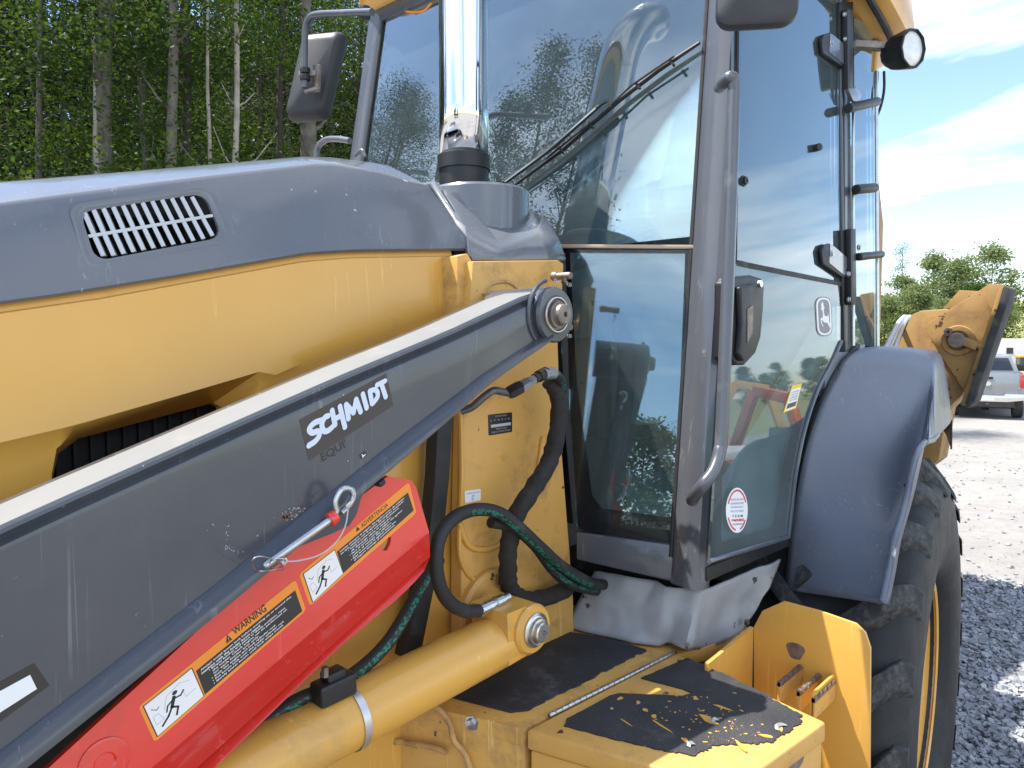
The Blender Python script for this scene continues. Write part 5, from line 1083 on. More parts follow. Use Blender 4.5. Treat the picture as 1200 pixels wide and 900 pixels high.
# yellow caution label and round sticker
yq = Quad([atE(*p, 0.0046) for p in ((928, 452), (939.5, 449), (932.5, 478.5), (917.5, 484))], 0.0005); yl = decal(yq, 'caution_label', (0, 0, 1, 1), 1, M_YELL, door)
decal(yq, 'label_field', (0.08, 0.16, 0.93, 0.95), 2, M_WHT, yl); 
for i in range(4): text(yq, 'lettering', ('CAUTION OPERATE', 'ONLY WITH DOOR', 'LATCHED OPEN', 'OR CLOSED')[i], (0.16, 0.25+i*0.1, 0.85, 0.31+i*0.1), 3, M_BLL, yl)
decal(yq, 'text_block', (0.14, 0.70, 0.87, 0.88), 3, M_BLL, yl)
oq = Quad([atE(*p, 0.0046) for p in ((850.5, 572), (876, 571), (876, 624), (850.5, 625))], 0.0005)
rs = oq.plate('round_sticker', [(0.5+0.5*cos(t), 0.5+0.5*sin(t)) for t in [2*pi*i/32 for i in range(32)]], 1, M_WHT, door)
for a0, a1 in ((200, 340), (30, 75), (100, 160)):
    g = G(); A = [oq(0.5+0.45*cos(radians(t)), 0.5+0.46*sin(radians(t)), 2) for t in range(a0, a1+1, 6)]; B = [oq(0.5+0.40*cos(radians(t)), 0.5+0.42*sin(radians(t)), 2) for t in range(a0, a1+1, 6)]; g.grid([A, B]); g.build('red_arc', M_REDL, rs)
for i, s in enumerate(('PROTECTED WITH', 'GENUINE SERVICE PARTS', 'AND TESTED QUALITY', 'CALL US TODAY')): text(oq, 'lettering', s, (0.2, 0.24+i*0.085, 0.8, 0.285+i*0.085), 2, M_BLUL if i else M_REDL, rs)
text(oq, 'lettering', 'T E A M', (0.27, 0.60, 0.75, 0.655), 2, M_BLL, rs, bold=0.01); text(oq, 'lettering', 'gemini', (0.22, 0.68, 0.8, 0.765), 2, M_REDL, rs, bold=0.04); text(oq, 'lettering', 'EQUIPMENT', (0.3, 0.79, 0.78, 0.83), 2, M_BLL, rs)
# small label by the latch
lq = Quad([atD(*p, 0.0046) for p in ((854.5, 309), (859.5, 310), (859, 328), (854, 327))], 0.0005); decal(lq, 'white_tag', (0, 0, 1, 1), 1, M_WHT, door)
# door hinges (black straps, plates, bolts)
def bolt(px, o, r, parent, m=M_STL):
    c = atD(px[0], px[1], o); g = G(); g.lathe(c, -DNr, [(0.0001, -0.004), (r*1.35, -0.004), (r*1.35, 0.0), (r, 0.001), (r*0.95, r*0.7), (r*0.45, r*0.75), (r*0.4, r*0.4), (0.0001, r*0.4)], 12); return g.build('bolt', m, parent, sharp=25)
def hinge(y0):
    f = lambda pts: [(a, b+y0) for a, b in pts]
    st = dpl(f([(963, 47), (966, 40), (972, 38), (996, 58), (994, 78), (988, 78), (965, 62)]), 0.016, 0.008, 'hinge_strap', M_BLK, door, bevel=0.002)
    dpl(f([(973, 39), (978, 42), (994, 56), (995, 60), (990, 76), (972, 61)]), 0.0172, 0.001, 'hinge_face', M_GREY, st)
    bolt(f([(974.5, 50)])[0], 0.018, 0.007, st); return st
h1 = hinge(0)
pl = dpl([(984, 2), (1000, 2), (1000, 102), (992, 102), (990, 82), (984, 78)], 0.012, 0.008, 'hinge_plate', M_BLK, door, bevel=0.002)
dpl([(993, 10), (1000, 12), (1000, 103), (994, 104)], 0.028, 0.016, 'hinge_channel', M_BLK, pl, bevel=0.002)
for p in ((990.5, 17), (991, 46), (1005, 108)): bolt(p, 0.022, 0.006, pl)
dpl([(994, 104), (1003, 101), (1010, 112), (1006, 120), (1000, 118)], 0.03, 0.01, 'hinge_link', M_GREY, pl, bevel=0.002)
h2 = hinge(247)
pl2 = dpl([(986, 270), (1003, 268), (1003, 357), (988, 357)], 0.012, 0.008, 'hinge_plate', M_BLK, door, bevel=0.002)
dpl([(997, 268), (1003, 268), (1004, 357), (998, 357)], 0.028, 0.016, 'hinge_channel', M_BLK, pl2, bevel=0.002)
for p in ((994.5, 321), (995, 351), (1007, 290)): bolt(p, 0.022, 0.006, pl2)
dpl([(974, 336), (981, 338), (981, 360), (975, 357)], 0.008, 0.004, 'latch_block', M_BLK, door)
# rubber stops that stand off the glass
def stop(p0, p1, r, par, o0=0.03, o1=0.03):
    a, b = atD(*p0, o0), atD(*p1, o1); g = G(); g.cyl(a, b, r, 16); return g.build('rubber_stop', M_BLK, par, bevel=0.002, sharp=30)
rearg = None
door_b = dpl([(1001, 20), (1027, 30), (1029, 408), (1001, 402)], 0.002, 0.005, 'rear_quarter_glass', M_DGL, BH)
g = G(); g.tube([atD(a, b, 0.004) for a, b in ((1026.5, 30), (1028.5, 406))], 0.0055, 8); g.build('edge_seal', M_STL, door_b)
g = G(); g.tube([atD(a, b, 0.004) for a, b in ((1000, 110), (1000, 405))], 0.0045, 8); g.build('edge_seal', M_STL, door_b)
stop((994, 127), (1028, 119), 0.0125, door_b); stop((1003, 222), (1025, 220), 0.0135, door_b, 0.02, 0.03); stop((1006, 301), (1033, 298), 0.011, door_b); stop((942, 177), (961, 172), 0.0095, door, -0.03, 0.02)
bolt((872, 212), 0.006, 0.009, door, M_BLK)
# ---- grab rail by the door
gp = [atD(a, b, o) for a, b, o in ((843, 102, 0.0), (848, 97, 0.03), (855, 91, 0.05), (860, 98, 0.055), (859, 150, 0.056), (853, 330, 0.056), (846, 500, 0.056), (843, 530, 0.056), (836, 552, 0.055), (824, 568, 0.045), (814, 580, 0.02), (811, 586, 0.0))]
g = G(); g.tube(spl(gp, 6), 0.0125, 16); gr = g.build('grab_rail', M_CABP, BH, sharp=60)

# ---- mirrors
def mirror(c, u, v, w, h, t, name='mirror_head'):
    u = Vector(u).normalized(); v = Vector(v).normalized(); n = u.cross(v).normalized(); g = G()
    o = [c+u*(x*w)+v*(y*h) for x, y in rr(-0.5, -0.5, 0.5, 0.5, 0.18, 0.6 if h > w else 1.6)]
    ci = c; rows = [[ci+(p-ci)*s+n*d for p in o] for s, d in ((0.78, -t), (0.93, -t*0.85), (1.0, -t*0.4), (1.0, 0.0), (0.95, 0.004))]
    g.grid(rows, True); k = len(o); g.add(rows[0], [list(range(k))[::-1]]); g.add(rows[-1], [list(range(k))]); return g.build(name, M_BLKG, BH, sharp=50), n
M_BLKG = surf('weathered_black_plastic', (0.03, 0.03, 0.034), 0.5, var=0.12, vscale=10, bump=0.15, bscale=250)
mc = atX(374, 93, 1.28); mh, mn = mirror(mc, (-0.48, 0.87, 0.0), (0.17, -0.18, 1), 0.135, 0.26, 0.045, 'folded_mirror')
def pxtube(name, px, X, r, m, par, k=6, n=10):
    g = G(); g.tube(spl([atX(a, b, X) for a, b in px], k), r, n); return g.build(name, m, par, sharp=60)
pxtube('mirror_arm', [(436, 14), (400, 15.5), (372, 17), (362, 22), (358, 34), (357, 60), (357, 103)], 1.19, 0.0095, M_CABP, mh)
for y in (83, 91): g = G(); p = atX(357.5, y, 1.19); g.cyl(p-Vector((0, 0, 0.008)), p+Vector((0, 0, 0.008)), 0.0145, 14); g.build('clamp', M_BLK, mh, bevel=0.002)
g = G(); g.bar(atX(352, 88, 1.19), atX(372, 86, 1.215), 0.018, 0.016); g.bar(atX(357, 108, 1.19), atX(374, 103, 1.215), 0.01, 0.01); g.bar(atX(372, 76, 1.215), atX(370, 108, 1.215), 0.012, 0.03); g.build('mirror_bracket', M_PIN, mh, bevel=0.002)
for r_ in ((1, 1),):
    g = G(); g.cyl(atX(428, 8, 1.22), atX(428, 22, 1.22), 0.014, 14); g.build('arm_clamp', M_BLK, mh, bevel=0.002)
pxtube('handrail', [(371, 186), (373, 172), (382, 164), (396, 163), (410, 165)], 1.36, 0.010, M_GREY, cab)
pxtube('handrail', [(416, 182), (424, 176), (428, 184)], 1.42, 0.006, M_GREY, cab)
nc = atY(889, -44, 0.64); nh, nn_ = mirror(nc, (0.55, -0.85, -0.02), (0.08, 0.02, 1), 0.150, 0.235, 0.05, 'near_mirror')
g = G(); g.tube(spl([nc+Vector((0.03, 0.03, 0.10)), nc+Vector((0.05, 0.06, 0.13)), Vector((wx(2.5), dy_(2.5), 2.5))], 5), 0.010, 10); g.build('mirror_arm', M_BLK, nh)

# ---- inside the cab
inn_ = BH
g = G(); g.prism([(1.50, 0.95, 1.45), (1.50, 0.95, 1.78), (1.62, 0.95, 1.86), (1.75, 0.95, 1.80), (1.78, 0.95, 1.70), (1.66, 0.95, 1.45)], (0, 0.98, 0)); dash = g.build('dashboard', M_CABI, BH, bevel=0.015, seg=3)
g = G(); g.b2((1.62, 1.22, 1.22), (1.74, 1.66, 1.6)); g.build('steering_column', M_CABI, dash, bevel=0.02)
sw = Vector((1.76, 1.30, 1.93)); an = Vector((-0.45, 0, 0.9)).normalized(); e1 = an.orthogonal().normalized(); e2 = an.cross(e1)
g = G(); g.tube([sw+(e1*cos(t)+e2*sin(t))*0.19 for t in [2*pi*i/40 for i in range(41)]], 0.014, 10, caps=False)
wheel = g.build('steering_wheel', M_BLK, BH, sharp=80)
g = G()
for t in (0.4, 2.5, 4.6): g.bar(sw-an*0.03, sw+(e1*cos(t)+e2*sin(t))*0.18, 0.03, 0.012, an)
g.cyl(sw-an*0.2, sw-an*0.01, 0.03); g.build('spokes', M_BLK, wheel, bevel=0.003)
g = G(); g.b2((2.02, 1.18, 1.50), (2.42, 1.70, 1.66)); seat = g.build('seat', M_SEAT, BH, bevel=0.05, seg=4)
g = G(); g.prism([(2.36, 1.20, 1.6), (2.46, 1.20, 1.58), (2.56, 1.20, 2.22), (2.48, 1.20, 2.24)], (0, 0.48, 0)); g.build('backrest', M_SEAT, seat, bevel=0.035, seg=4)
g = G(); g.b2((2.08, 1.06, 1.72), (2.36, 1.13, 1.78)); g.b2((2.08, 1.74, 1.72), (2.36, 1.81, 1.78)); g.build('armrest', M_BLK, seat, bevel=0.02)
g = G(); g.prism([(1.75, 0.86, 1.23), (2.30, 0.86, 1.23), (2.30, 0.92, 1.50), (2.05, 0.92, 1.52)], (0, 0.10, 0)); g.build('side_console', M_CABL, BH, bevel=0.015)
g = G(); g.tube([(1.60, 0.95, 1.30), (1.95, 0.90, 1.62), (2.1, 0.90, 1.70)], 0.012, 10); g.build('inner_handrail', M_CABI, BH)
g = G(); g.b2((2.1, 1.25, 1.2), (2.4, 1.62, 1.5)); g.build('seat_base', M_DINT, seat)
g = G(); g.b2((1.9, 1.86, 1.22), (2.5, 2.1, 1.75)); g.prism([(1.9, 1.86, 1.75), (2.1, 1.86, 1.88), (2.5, 1.86, 1.84), (2.5, 1.86, 1.75)], (0, 0.24, 0)); g.build('side_console', M_CABL, BH, bevel=0.01)
for p0, p1 in (((1.98, 1.0, 1.2), (1.90, 0.98, 1.85)), ((2.0, 1.92, 1.8), (1.92, 1.9, 2.05)), ((2.2, 1.95, 1.8), (2.15, 1.93, 2.05)), ((1.75, 1.0, 1.2), (1.68, 1.0, 1.7))):
    g = G(); g.tube([p0, p1], 0.008, 8); g.lathe(p1, Vector(p1)-Vector(p0), [(0.0001, -0.02), (0.018, -0.01), (0.022, 0.01), (0.016, 0.03), (0.0001, 0.036)], 14); g.build('lever', M_BLK, BH)
g = G(); g.prism([(2.50, 0.80, 1.22), (2.56, 0.80, 1.22), (2.60, 0.80, 1.75), (2.54, 0.80, 1.75)], (0, 1.3, 0)); g.build('rear_liner', M_CABL, BH)
# diagonal pale liner seen through the door and the pale door-side trim of the far door
g = G(); g.prism([(2.22, 1.95, 1.6), (2.50, 1.95, 1.6), (2.56, 1.95, 2.5), (2.42, 1.95, 2.5)], (0, 0.05, 0)); g.build('pillar_trim', M_CABL, BH, bevel=0.01)
g = G(); g.tube(spl([(1.80, 2.07, 1.80), (1.95, 2.05, 1.90), (2.2, 2.05, 1.97)], 5), 0.012, 10); g.build('inner_handrail', M_CABI, BH)
g = G(); g.prism([(1.46, 2.085, 1.22), (xb, 2.085, 1.22), (xb, 2.085, 1.62), (1.50, 2.085, 1.62)], (0, 0.02, 0)); g.build('far_door_panel', M_CABL, BH)
g = G(); g.prism([(1.54, yf(dy_(1.62))-0.01, 1.62), (2.52, yf(dy_(1.62))-0.01, 1.62), (2.52, yf(dy_(2.5))-0.01, 2.55), (1.60, yf(dy_(2.5))-0.01, 2.55)], (0, 0.004, 0)); g.build('far_side_glass', M_DGL, BH)
g = G(); g.prism([(xr_, 0.80, 1.62), (xr_, yf(0.80), 1.62), (xr_+0.01, yf(0.80), 2.52), (xr_+0.01, 0.80, 2.52)], (0.004, 0, 0)); g.build('rear_glass', M_DGL, BH)
g = G(); g.tube(spl([(1.44, 1.02, 1.3), (1.47, 1.0, 1.45), (1.47, 0.99, 1.62), (1.46, 1.02, 1.72)], 5), 0.02, 12); g.tube([(1.45, 1.09, 1.25), (1.48, 1.09, 1.75)], 0.012, 10); g.build('heater_hose', M_RUB, BH)
g = G(); g.b2((1.42, 1.0, 1.2), (1.5, 1.16, 1.42)); g.b2((1.44, 1.05, 1.42), (1.5, 1.16, 1.66)); g.build('heater_box', M_DINT, BH, bevel=0.008)

# ---- fender
FN = Vector((-0.125, 1, 0)).normalized()
def fpl(px, py, Y): return hit(px, py, Vector((1.68, Y, 0)), FN)
fo = [(1036, 707), (1044, 668), (1050, 634), (1058, 606), (1066, 578), (1074, 545), (1081, 510), (1087, 475), (1090, 450)]
fi = [(918, 690), (922, 655), (926, 620), (931, 588), (937, 556), (944, 524), (953, 494), (965, 464), (979, 438)]
PO = [fpl(a, b, 0.47) for a, b in fo]; PI = [atY(a, b, 0.716) for a, b in fi]
for dx_, dz_ in ((0.05, 0.045), (0.13, 0.075), (0.23, 0.09), (0.36, 0.085), (0.50, 0.04), (0.60, -0.05), (0.64, -0.2)):
    PO.append(PO[8]+Vector((dx_, dx_*0.15, dz_))); PI.append(PI[8]+Vector((dx_*0.85, 0, dz_*0.8)))
PO2, PI2 = spl(PO, 3), spl(PI, 3)
fl_ = [(1036, 708), (1044, 669), (1050, 635.5), (1058, 608), (1065, 582), (1070, 557), (1077, 532), (1085, 520), (1094, 517)]
PL = [fpl(a, b, 0.455-0.02*min(1, i/7)) for i, (a, b) in enumerate(fl_)]
for dx_ in (0.05, 0.13, 0.23, 0.36, 0.50, 0.60, 0.64): PL.append(PL[8]+Vector((dx_, dx_*0.14, 0.0)))
PL[-1].z -= 0.1
PL2 = spl(PL, 3); rows = []
for i, (p, r_, l_) in enumerate(zip(PO2, PI2, PL2)):
    d = (PO2[min(i+1, len(PO2)-1)]-PO2[max(i-1, 0)]).normalized(); nrm = Vector((-d.z, 0, d.x))
    def o(f, up): return p.lerp(r_, f)+nrm*up
    rows.append([l_+Vector((0, 0.006, 0.0)), l_, l_.lerp(p, 0.75)+Vector((0, -0.004, 0)), l_.lerp(p, 0.95), o(0.05, -0.001), o(0.12, 0.002), o(0.35, 0.006), o(0.65, 0.006), o(0.93, 0.0), o(1.0, -0.008)])
g = G(); g.grid(rows); fen = g.build('fender', M_FEND, BH, sharp=50)
md = fen.modifiers.new('s', 'SOLIDIFY'); md.thickness = 0.006; md.offset = -1
bpy.context.view_layer.update(); _me = bpy.data.meshes.new_from_object(fen.evaluated_get(bpy.context.evaluated_depsgraph_get())); fen.modifiers.clear(); fen.data = _me
g = G(); g.tube([p+Vector((0.003, 0.004, 0.002)) for p in PL2[:31]], 0.0075, 10); g.build('rolled_edge', M_FEND, fen)
g = G(); g.tube([PO2[0].lerp(PI2[0], k/8)+Vector((0.004, 0, 0.003)) for k in range(9)], 0.006, 8); g.build('rolled_edge', M_FEND, fen)
g = G(); g.tube(spl([atD(a, b, -0.002) for a, b in ((1001, 409), (984, 428), (968, 458), (951, 505), (940, 555), (932, 610), (924, 690))], 5), 0.010, 10); g.build('fender_seal', M_RUB, BH)
g = G(); g.b2((2.02, 0.725, 1.0), (2.7, 0.735, 1.62)); g.build('wheel_arch', M_FEND, BH)

# ---- rear wheel
WC = Vector((2.277, 0.0, 0.66)); YO, YI = 0.485, 0.90; WR = 0.665; WROT = radians(6.3)
prof = [(0.31, 0.10), (0.325, 0.055), (0.36, 0.012), (0.44, -0.004), (0.52, -0.002), (0.58, 0.008), (0.603, 0.03), (0.614, 0.08), (0.621, 0.16), (0.624, 0.235), (0.621, 0.31), (0.614, 0.39), (0.603, 0.44), (0.59, 0.462), (0.5, 0.474), (0.36, 0.46), (0.31, 0.36)]
g = G(); g.lathe((0, 0, 0), (0, 1, 0), prof, 96)
tyre = bpy.data.objects.new('rear_tyre', g.data('rear_tyre', M_TYRE, sharp=45)); COL.objects.link(tyre); tyre.parent = BH; tyre.location = Vector((WC.x, YO, WC.z))-Vector(BH.location); tyre.rotation_euler = (0, 0, WROT)
def lug(side):
    g = G(); N = 7; cs = []
    for i in range(N):
        s = i/(N-1); y = 0.235-side*(-0.02+0.232*s); ang = -0.30*(1-s)**1.0+0.04*s*s; r0 = 0.606-0.012*s*s; r1 = (WR+0.004)-0.004*s-(0.05*max(0, s-0.86)/0.14)
        hw = 0.029+0.009*s
        row = []
        for rr_, da in ((r0, -hw*1.25), (r1, -hw*0.80), (r1, hw*0.80), (r0, hw*1.25)):
            t = ang+da/0.64; row.append(Vector((-rr_*cos(t), y, rr_*sin(t))))
        cs.append(row)
    # carry the lug down the shoulder
    s_y = 0.235-side*0.238; row = []
    for rr_, da in ((0.56, -0.045), (0.575, -0.034), (0.575, 0.034), (0.56, 0.045)):
        t = 0.05+da/0.64; row.append(Vector((-rr_*cos(t), s_y, rr_*sin(t))))
    cs.append(row)
    g.grid(cs, True); g.add(cs[0], [[3, 2, 1, 0]]); g.add(cs[-1], [[0, 1, 2, 3]]); g.cur = 0
    return g.data('tread_lug', M_TYRE2, bevel=0.004, seg=2, sharp=40)
lugs = {1: lug(1), -1: lug(-1)}; NL = 21
for k in range(NL):
    for sde in (1, -1):
        o = bpy.data.objects.new('tread_lug', lugs[sde]); COL.objects.link(o); o.parent = tyre; o.rotation_euler = (0, 2*pi*(k+(0 if sde == 1 else 0.5))/NL+0.10, 0)
# moulding nubs between the lugs
g = G()
for k in range(NL):
    for da, yy in ((0.10, 0.10), (0.14, 0.16), (0.12, 0.30), (0.15, 0.36)):
        t = 2*pi*(k+0.5)/NL-da; c = Vector((-0.617*cos(t), yy, 0.617*sin(t))); g.lathe(c, c.normalized(), [(0.006, -0.002), (0.0055, 0.004), (0.0001, 0.0055)], 8)
o = bpy.data.objects.new('tread_nubs', g.data('tread_nubs', M_TYRE)); COL.objects.link(o); o.parent = tyre; o['kind'] = 'stuff'
g = G(); g.lathe((0, 0, 0), (0, 1, 0), [(0.322, 0.045), (0.330, 0.04), (0.325, 0.062), (0.295, 0.075), (0.285, 0.10), (0.27, 0.16), (0.20, 0.18), (0.19, 0.13), (0.12, 0.12), (0.10, 0.06), (0.0001, 0.05)], 64)
o = bpy.data.objects.new('rim', g.data('rim', M_YEL, sharp=30)); COL.objects.link(o); o.parent = tyre
g = G(); g.b2((2.2, 0.85, 0.52), (2.55, 2.05, 0.80)); g.b2((1.0, 1.15, 0.55), (4.0, 1.75, 0.95)); g.build('chassis', M_DINT, BH)
# far rear wheel and front wheels (stand behind / left of the view)
def far(o, dyv, x=None, s=1.0):
    c = o.copy(); COL.objects.link(c); c.location = Vector(o.location)+Vector(((x or 0), dyv, 0)); c.scale = (s, s, s); return c
rt2 = tyre.copy(); COL.objects.link(rt2); rt2.rotation_euler = (0, 0, 0); rt2.location = Vector((WC.x, yf(YO)-0.47, WC.z))-Vector(BH.location)
for ch in list(tyre.children):
    c = ch.copy(); COL.objects.link(c); c.parent = rt2

# ---- step platform
ZS = 1.0
def z_plate(px, z, t, name, m, parent=None, **k):
    g = G(); g.prism([atZ(a, b, z) for a, b in px], (0, 0, -t)); return g.build(name, m, parent or BH, **k)
plat = z_plate([(430, 800), (515, 829), (612, 855), (645, 839), (790, 768), (830, 758), (880, 735), (700, 700), (600, 690)], ZS, 0.03, 'step_platform', M_YELW, bevel=0.003)
pA, pB = atZ(430, 800, ZS), atZ(612, 855, ZS)
f0 = atZ(400, 806, ZS); f1 = atZ(612, 855, ZS)
g = G(); g.prism([f0+Vector((0.004, 0.0, -0.001)), f1+Vector((0.004, 0, -0.001)), f1+Vector((0.004, 0, -0.55)), f0+Vector((0.004, 0, -0.55))], (0.02, 0, 0)); ff = g.build('platform_front', M_YELW, BH, bevel=0.002)
def fpt(px, py, o=0.0):
    n = (f1-f0).cross(Vector((0, 0, 1))).normalized(); n = n if n.dot(EYE-f0) > 0 else -n
    return hit(px, py, f0+Vector((0.004, 0, 0))+n*o, n), n
for p in ((553, 847), (452, 866)):
    c, n = fpt(*p); g = G(); g.lathe(c, n, [(0.0001, -0.002), (0.014, 0), (0.014, 0.002), (0.009, 0.0025), (0.009, 0.009), (0.0001, 0.010)], 6); g.build('bolt', M_STL, ff, sharp=20)
# toolbox with hinged lid
TA, TB, TC, TD = Vector((0.955, 0.83, ZS)), Vector((1.375, 0.800, ZS)), Vector((1.290, 0.460, ZS)), Vector((1.035, 0.455, ZS))
TA = atZ(617, 855, ZS+0.002); TB = atZ(792, 765, ZS+0.002); TC = atZ(968, 846, ZS+0.002); TD = atZ(858, 925, ZS+0.002)
g = G(); g.prism([TA, TB, TC, TD], (0, 0, -0.035)); lid = g.build('toolbox_lid', M_YELW, BH, bevel=0.006, seg=3)
def shr(p, k): c = (TA+TB+TC+TD)/4; return c+(p-c)*k
g = G(); g.prism([shr(p, 0.975)+Vector((0, 0, -0.036)) for p in (TA, TB, TC, TD)], (0, 0, -0.45)); tb_ = g.build('toolbox', M_YEL, BH, bevel=0.004)
# dark latch opening on the outer side of the box
def opt(px, py, o=0.002):
    n = (TD-TC).cross(Vector((0, 0, 1))).normalized(); n = n if n.dot(EYE-TC) > 0 else -n
    return hit(px, py, shr(TC, 0.985)+n*o, n), n
pz = [opt(a, b)[0] for a, b in ((905, 905), (944, 879), (941, 893), (920, 925))]; g = G(); g.prism(pz, -opt(0, 0)[1]*0.001); g.build('latch_plate', M_PIN, tb_)
# piano hinge
h0, h1_ = atZ(643, 839, ZS+0.005), atZ(792, 764, ZS+0.005); g = G(); g.tube([h0, h1_], 0.0032, 10); hg = g.build('piano_hinge', M_PIN, lid)
nk = 24
for k in range(nk):
    a, b = h0.lerp(h1_, (k+0.06)/nk), h0.lerp(h1_, (k+0.94)/nk); g = G(); g.tube([a, b], 0.0042, 10); g.build('hinge_knuckle', M_STL, hg)
# grip mats with ragged edges
def ragged(pts, step, amp, seed, z):
    out = []; n = len(pts)
    for i in range(n):
        a, b = pts[i], pts[(i+1) % n]; L = (b-a).length; k = max(1, int(L/step))
        for j in range(k):
            p = a.lerp(b, j/k); d = (b-a).normalized(); nn__ = Vector((-d.y, d.x, 0)); r_ = amp[i] if isinstance(amp, (list, tuple)) else amp
            out.append(p+nn__*r_*(noise.noise(p*55+Vector((seed, 0, 0)))*1.1+noise.noise(p*190)*0.7))
    return [Vector((p.x, p.y, z)) for p in out]
def grip_mat(name, wear, yel):
    m, t = new_mat(name); co = node(t, 'ShaderNodeTexCoord').outputs['Object']
    c = ramp(t, tnoise(t, co, 9, 6), [(0.3, (0.018, 0.018, 0.020)), (0.7, (0.038, 0.038, 0.042))])
    f = ramp(t, tnoise(t, co, 5, 9, 0.75), [(0.58, 0.0), (0.75, 0.8)]); c = mixc(t, f, c, (0.15, 0.145, 0.14))
    grit = ramp(t, tnoise(t, co, 420, 2, 0.5), [(0.62, 0.0), (0.68, 0.7)]); gm = node(t, 'ShaderNodeMath', operation='MULTIPLY'); t.links.new(grit, gm.inputs[0]); t.links.new(ramp(t, tnoise(t, co, 7, 4), [(0.4, 0.0), (0.6, wear)]), gm.inputs[1])
    c = mixc(t, gm.outputs[0], c, (0.30, 0.27, 0.22))
    b = node(t, 'ShaderNodeBsdfPrincipled'); t.links.new(c, b.inputs['Base Color']); b.inputs['Roughness'].default_value = 0.75
    bn = node(t, 'ShaderNodeBump'); bn.inputs['Strength'].default_value = 0.5; bn.inputs['Distance'].default_value = 0.0012; t.links.new(tnoise(t, co, 500, 2), bn.inputs['Height']); t.links.new(bn.outputs[0], b.inputs['Normal'])
    o = node(t, 'ShaderNodeOutputMaterial'); t.links.new(b.outputs[0], o.inputs[0]); return m
M_MAT1 = grip_mat('grip_mat', 0.3, False); M_MAT2 = grip_mat('worn_grip_mat', 1.0, True)
ps = [atZ(a, b, ZS) for a, b in ((528, 818), (598, 836), (618, 834), (640, 822), (690, 798), (757, 763), (722, 751), (662, 741), (600, 752), (550, 780))]
g = G(); g.prism(ragged(ps, 0.006, [0.001, 0.003, 0.004, 0.004, 0.005, 0.003, 0.001, 0.001, 0.001, 0.001], 1, ZS+0.0035), (0, 0, -0.003)); g.build('grip_mat', M_MAT1, plat, sharp=30)
zt_ = ZS+0.0045
ps1 = [atZ(a, b, zt_) for a, b in ((751, 794), (805, 771), (826, 779), (872, 800), (905, 818), (942, 839), (930, 855), (905, 868), (850, 872), (815, 885), (776, 878), (722, 866), (661, 850), (664, 842), (715, 815), (725, 812), (800, 815), (812, 812), (800, 807))]
g = G(); g.prism(ragged(ps1, 0.004, [0.001, 0.004, 0.006, 0.006, 0.006, 0.008, 0.007, 0.008, 0.010, 0.006, 0.003, 0.002, 0.001, 0.001, 0.002, 0.001, 0.001, 0.001, 0.001], 3, zt_), (0, 0, -0.003)); gm2 = g.build('worn_grip_mat', M_MAT2, lid, sharp=30)
# torn-out flakes: bare yellow showing through
rd = random.Random(12)
def flake(px, py, s, el=1.0, rot=0.0):
    c = atZ(px, py, zt_+0.0006); n = rd.randint(6, 9); a0 = rd.random()*6
    pts = []
    for j in range(n):
        r = s*rd.uniform(0.6, 1.15); a = a0+2*pi*j/n; v = Vector((r*cos(a)*el, r*sin(a)/el, 0)); v.rotate(Matrix.Rotation(rot, 3, 'Z')); pts.append(c+v)
    return pts
g = G()
for px, py, s, el, rot in ((830, 843, 0.014, 1.5, 1.2), (748, 823, 0.006, 1.3, 0.4), (727, 818, 0.006, 1.5, 0), (757, 832, 0.006, 1.2, 1), (766, 839, 0.006, 1.1, .3), (848, 829, 0.008, 2.4, 1.6), (775, 850, 0.008, 3.4, 1.3), (735, 847, 0.006, 3.0, 1.3), (815, 818, 0.006, 1.4, .5), (803, 867, 0.006, 1.6, 1.2), (870, 875, 0.010, 2.2, 0.9), (898, 862, 0.008, 1.8, 2), (915, 853, 0.007, 2.0, .6), (717, 830, 0.004, 1, 0)): g.prism(flake(px, py, s, el, rot), (0, 0, -0.0008))
for k in range(70):
    px = rd.gauss(835, 36); py = 842+ (px-835)*0.22+rd.gauss(0, 14)
    if 760 < px < 925 and 800 < py < 872: g.prism(flake(px, py, rd.uniform(0.0008, 0.0028), rd.uniform(1, 2), rd.random()*3), (0, 0, -0.0008))
g.build('bare_flakes', M_YEL, gm2, weld=False)['kind'] = 'stuff'
# curled shreds of mat
for px, py, s in ((915, 853, 0.016), (838, 846, 0.010), (810, 874, 0.008)):
    g = G(); c = atZ(px, py, zt_); rows = []
    for i in range(9):
        t = i/8; rows.append([c+Vector((s*(t-0.5)*1.6, 0.3*s*sin(t*4)+dyq, 0.0015+0.006*sin(t*3)*dzq)) for dyq, dzq in ((-0.003, 0.2), (0.0, 1), (0.004, 0.4))])
    g.grid(rows); g.build('curled_shred', M_MUD, gm2)
# dangling painted harness
for px in ([(497, 822), (516, 833), (528, 850), (532, 868), (545, 884), (552, 905)], [(441, 886), (460, 870), (485, 872), (508, 876), (524, 882)]):
    g = G(); pts = [fpt(a, b, 0.012)[0] for a, b in px]; sp = spl(pts, 5); g.tube(sp, [0.0052*(1+0.3*noise.noise(Vector((i*0.8, 1, 0)))) for i in range(len(sp))], 8); g.build('harness_wire', M_TAN, ff, sharp=80)
g = G(); pts = [fpt(a, b, 0.006)[0] for a, b in ((437, 838), (439, 870), (441, 910))]; g.tube(pts, 0.003, 6); g.build('seam', M_PIN, ff)

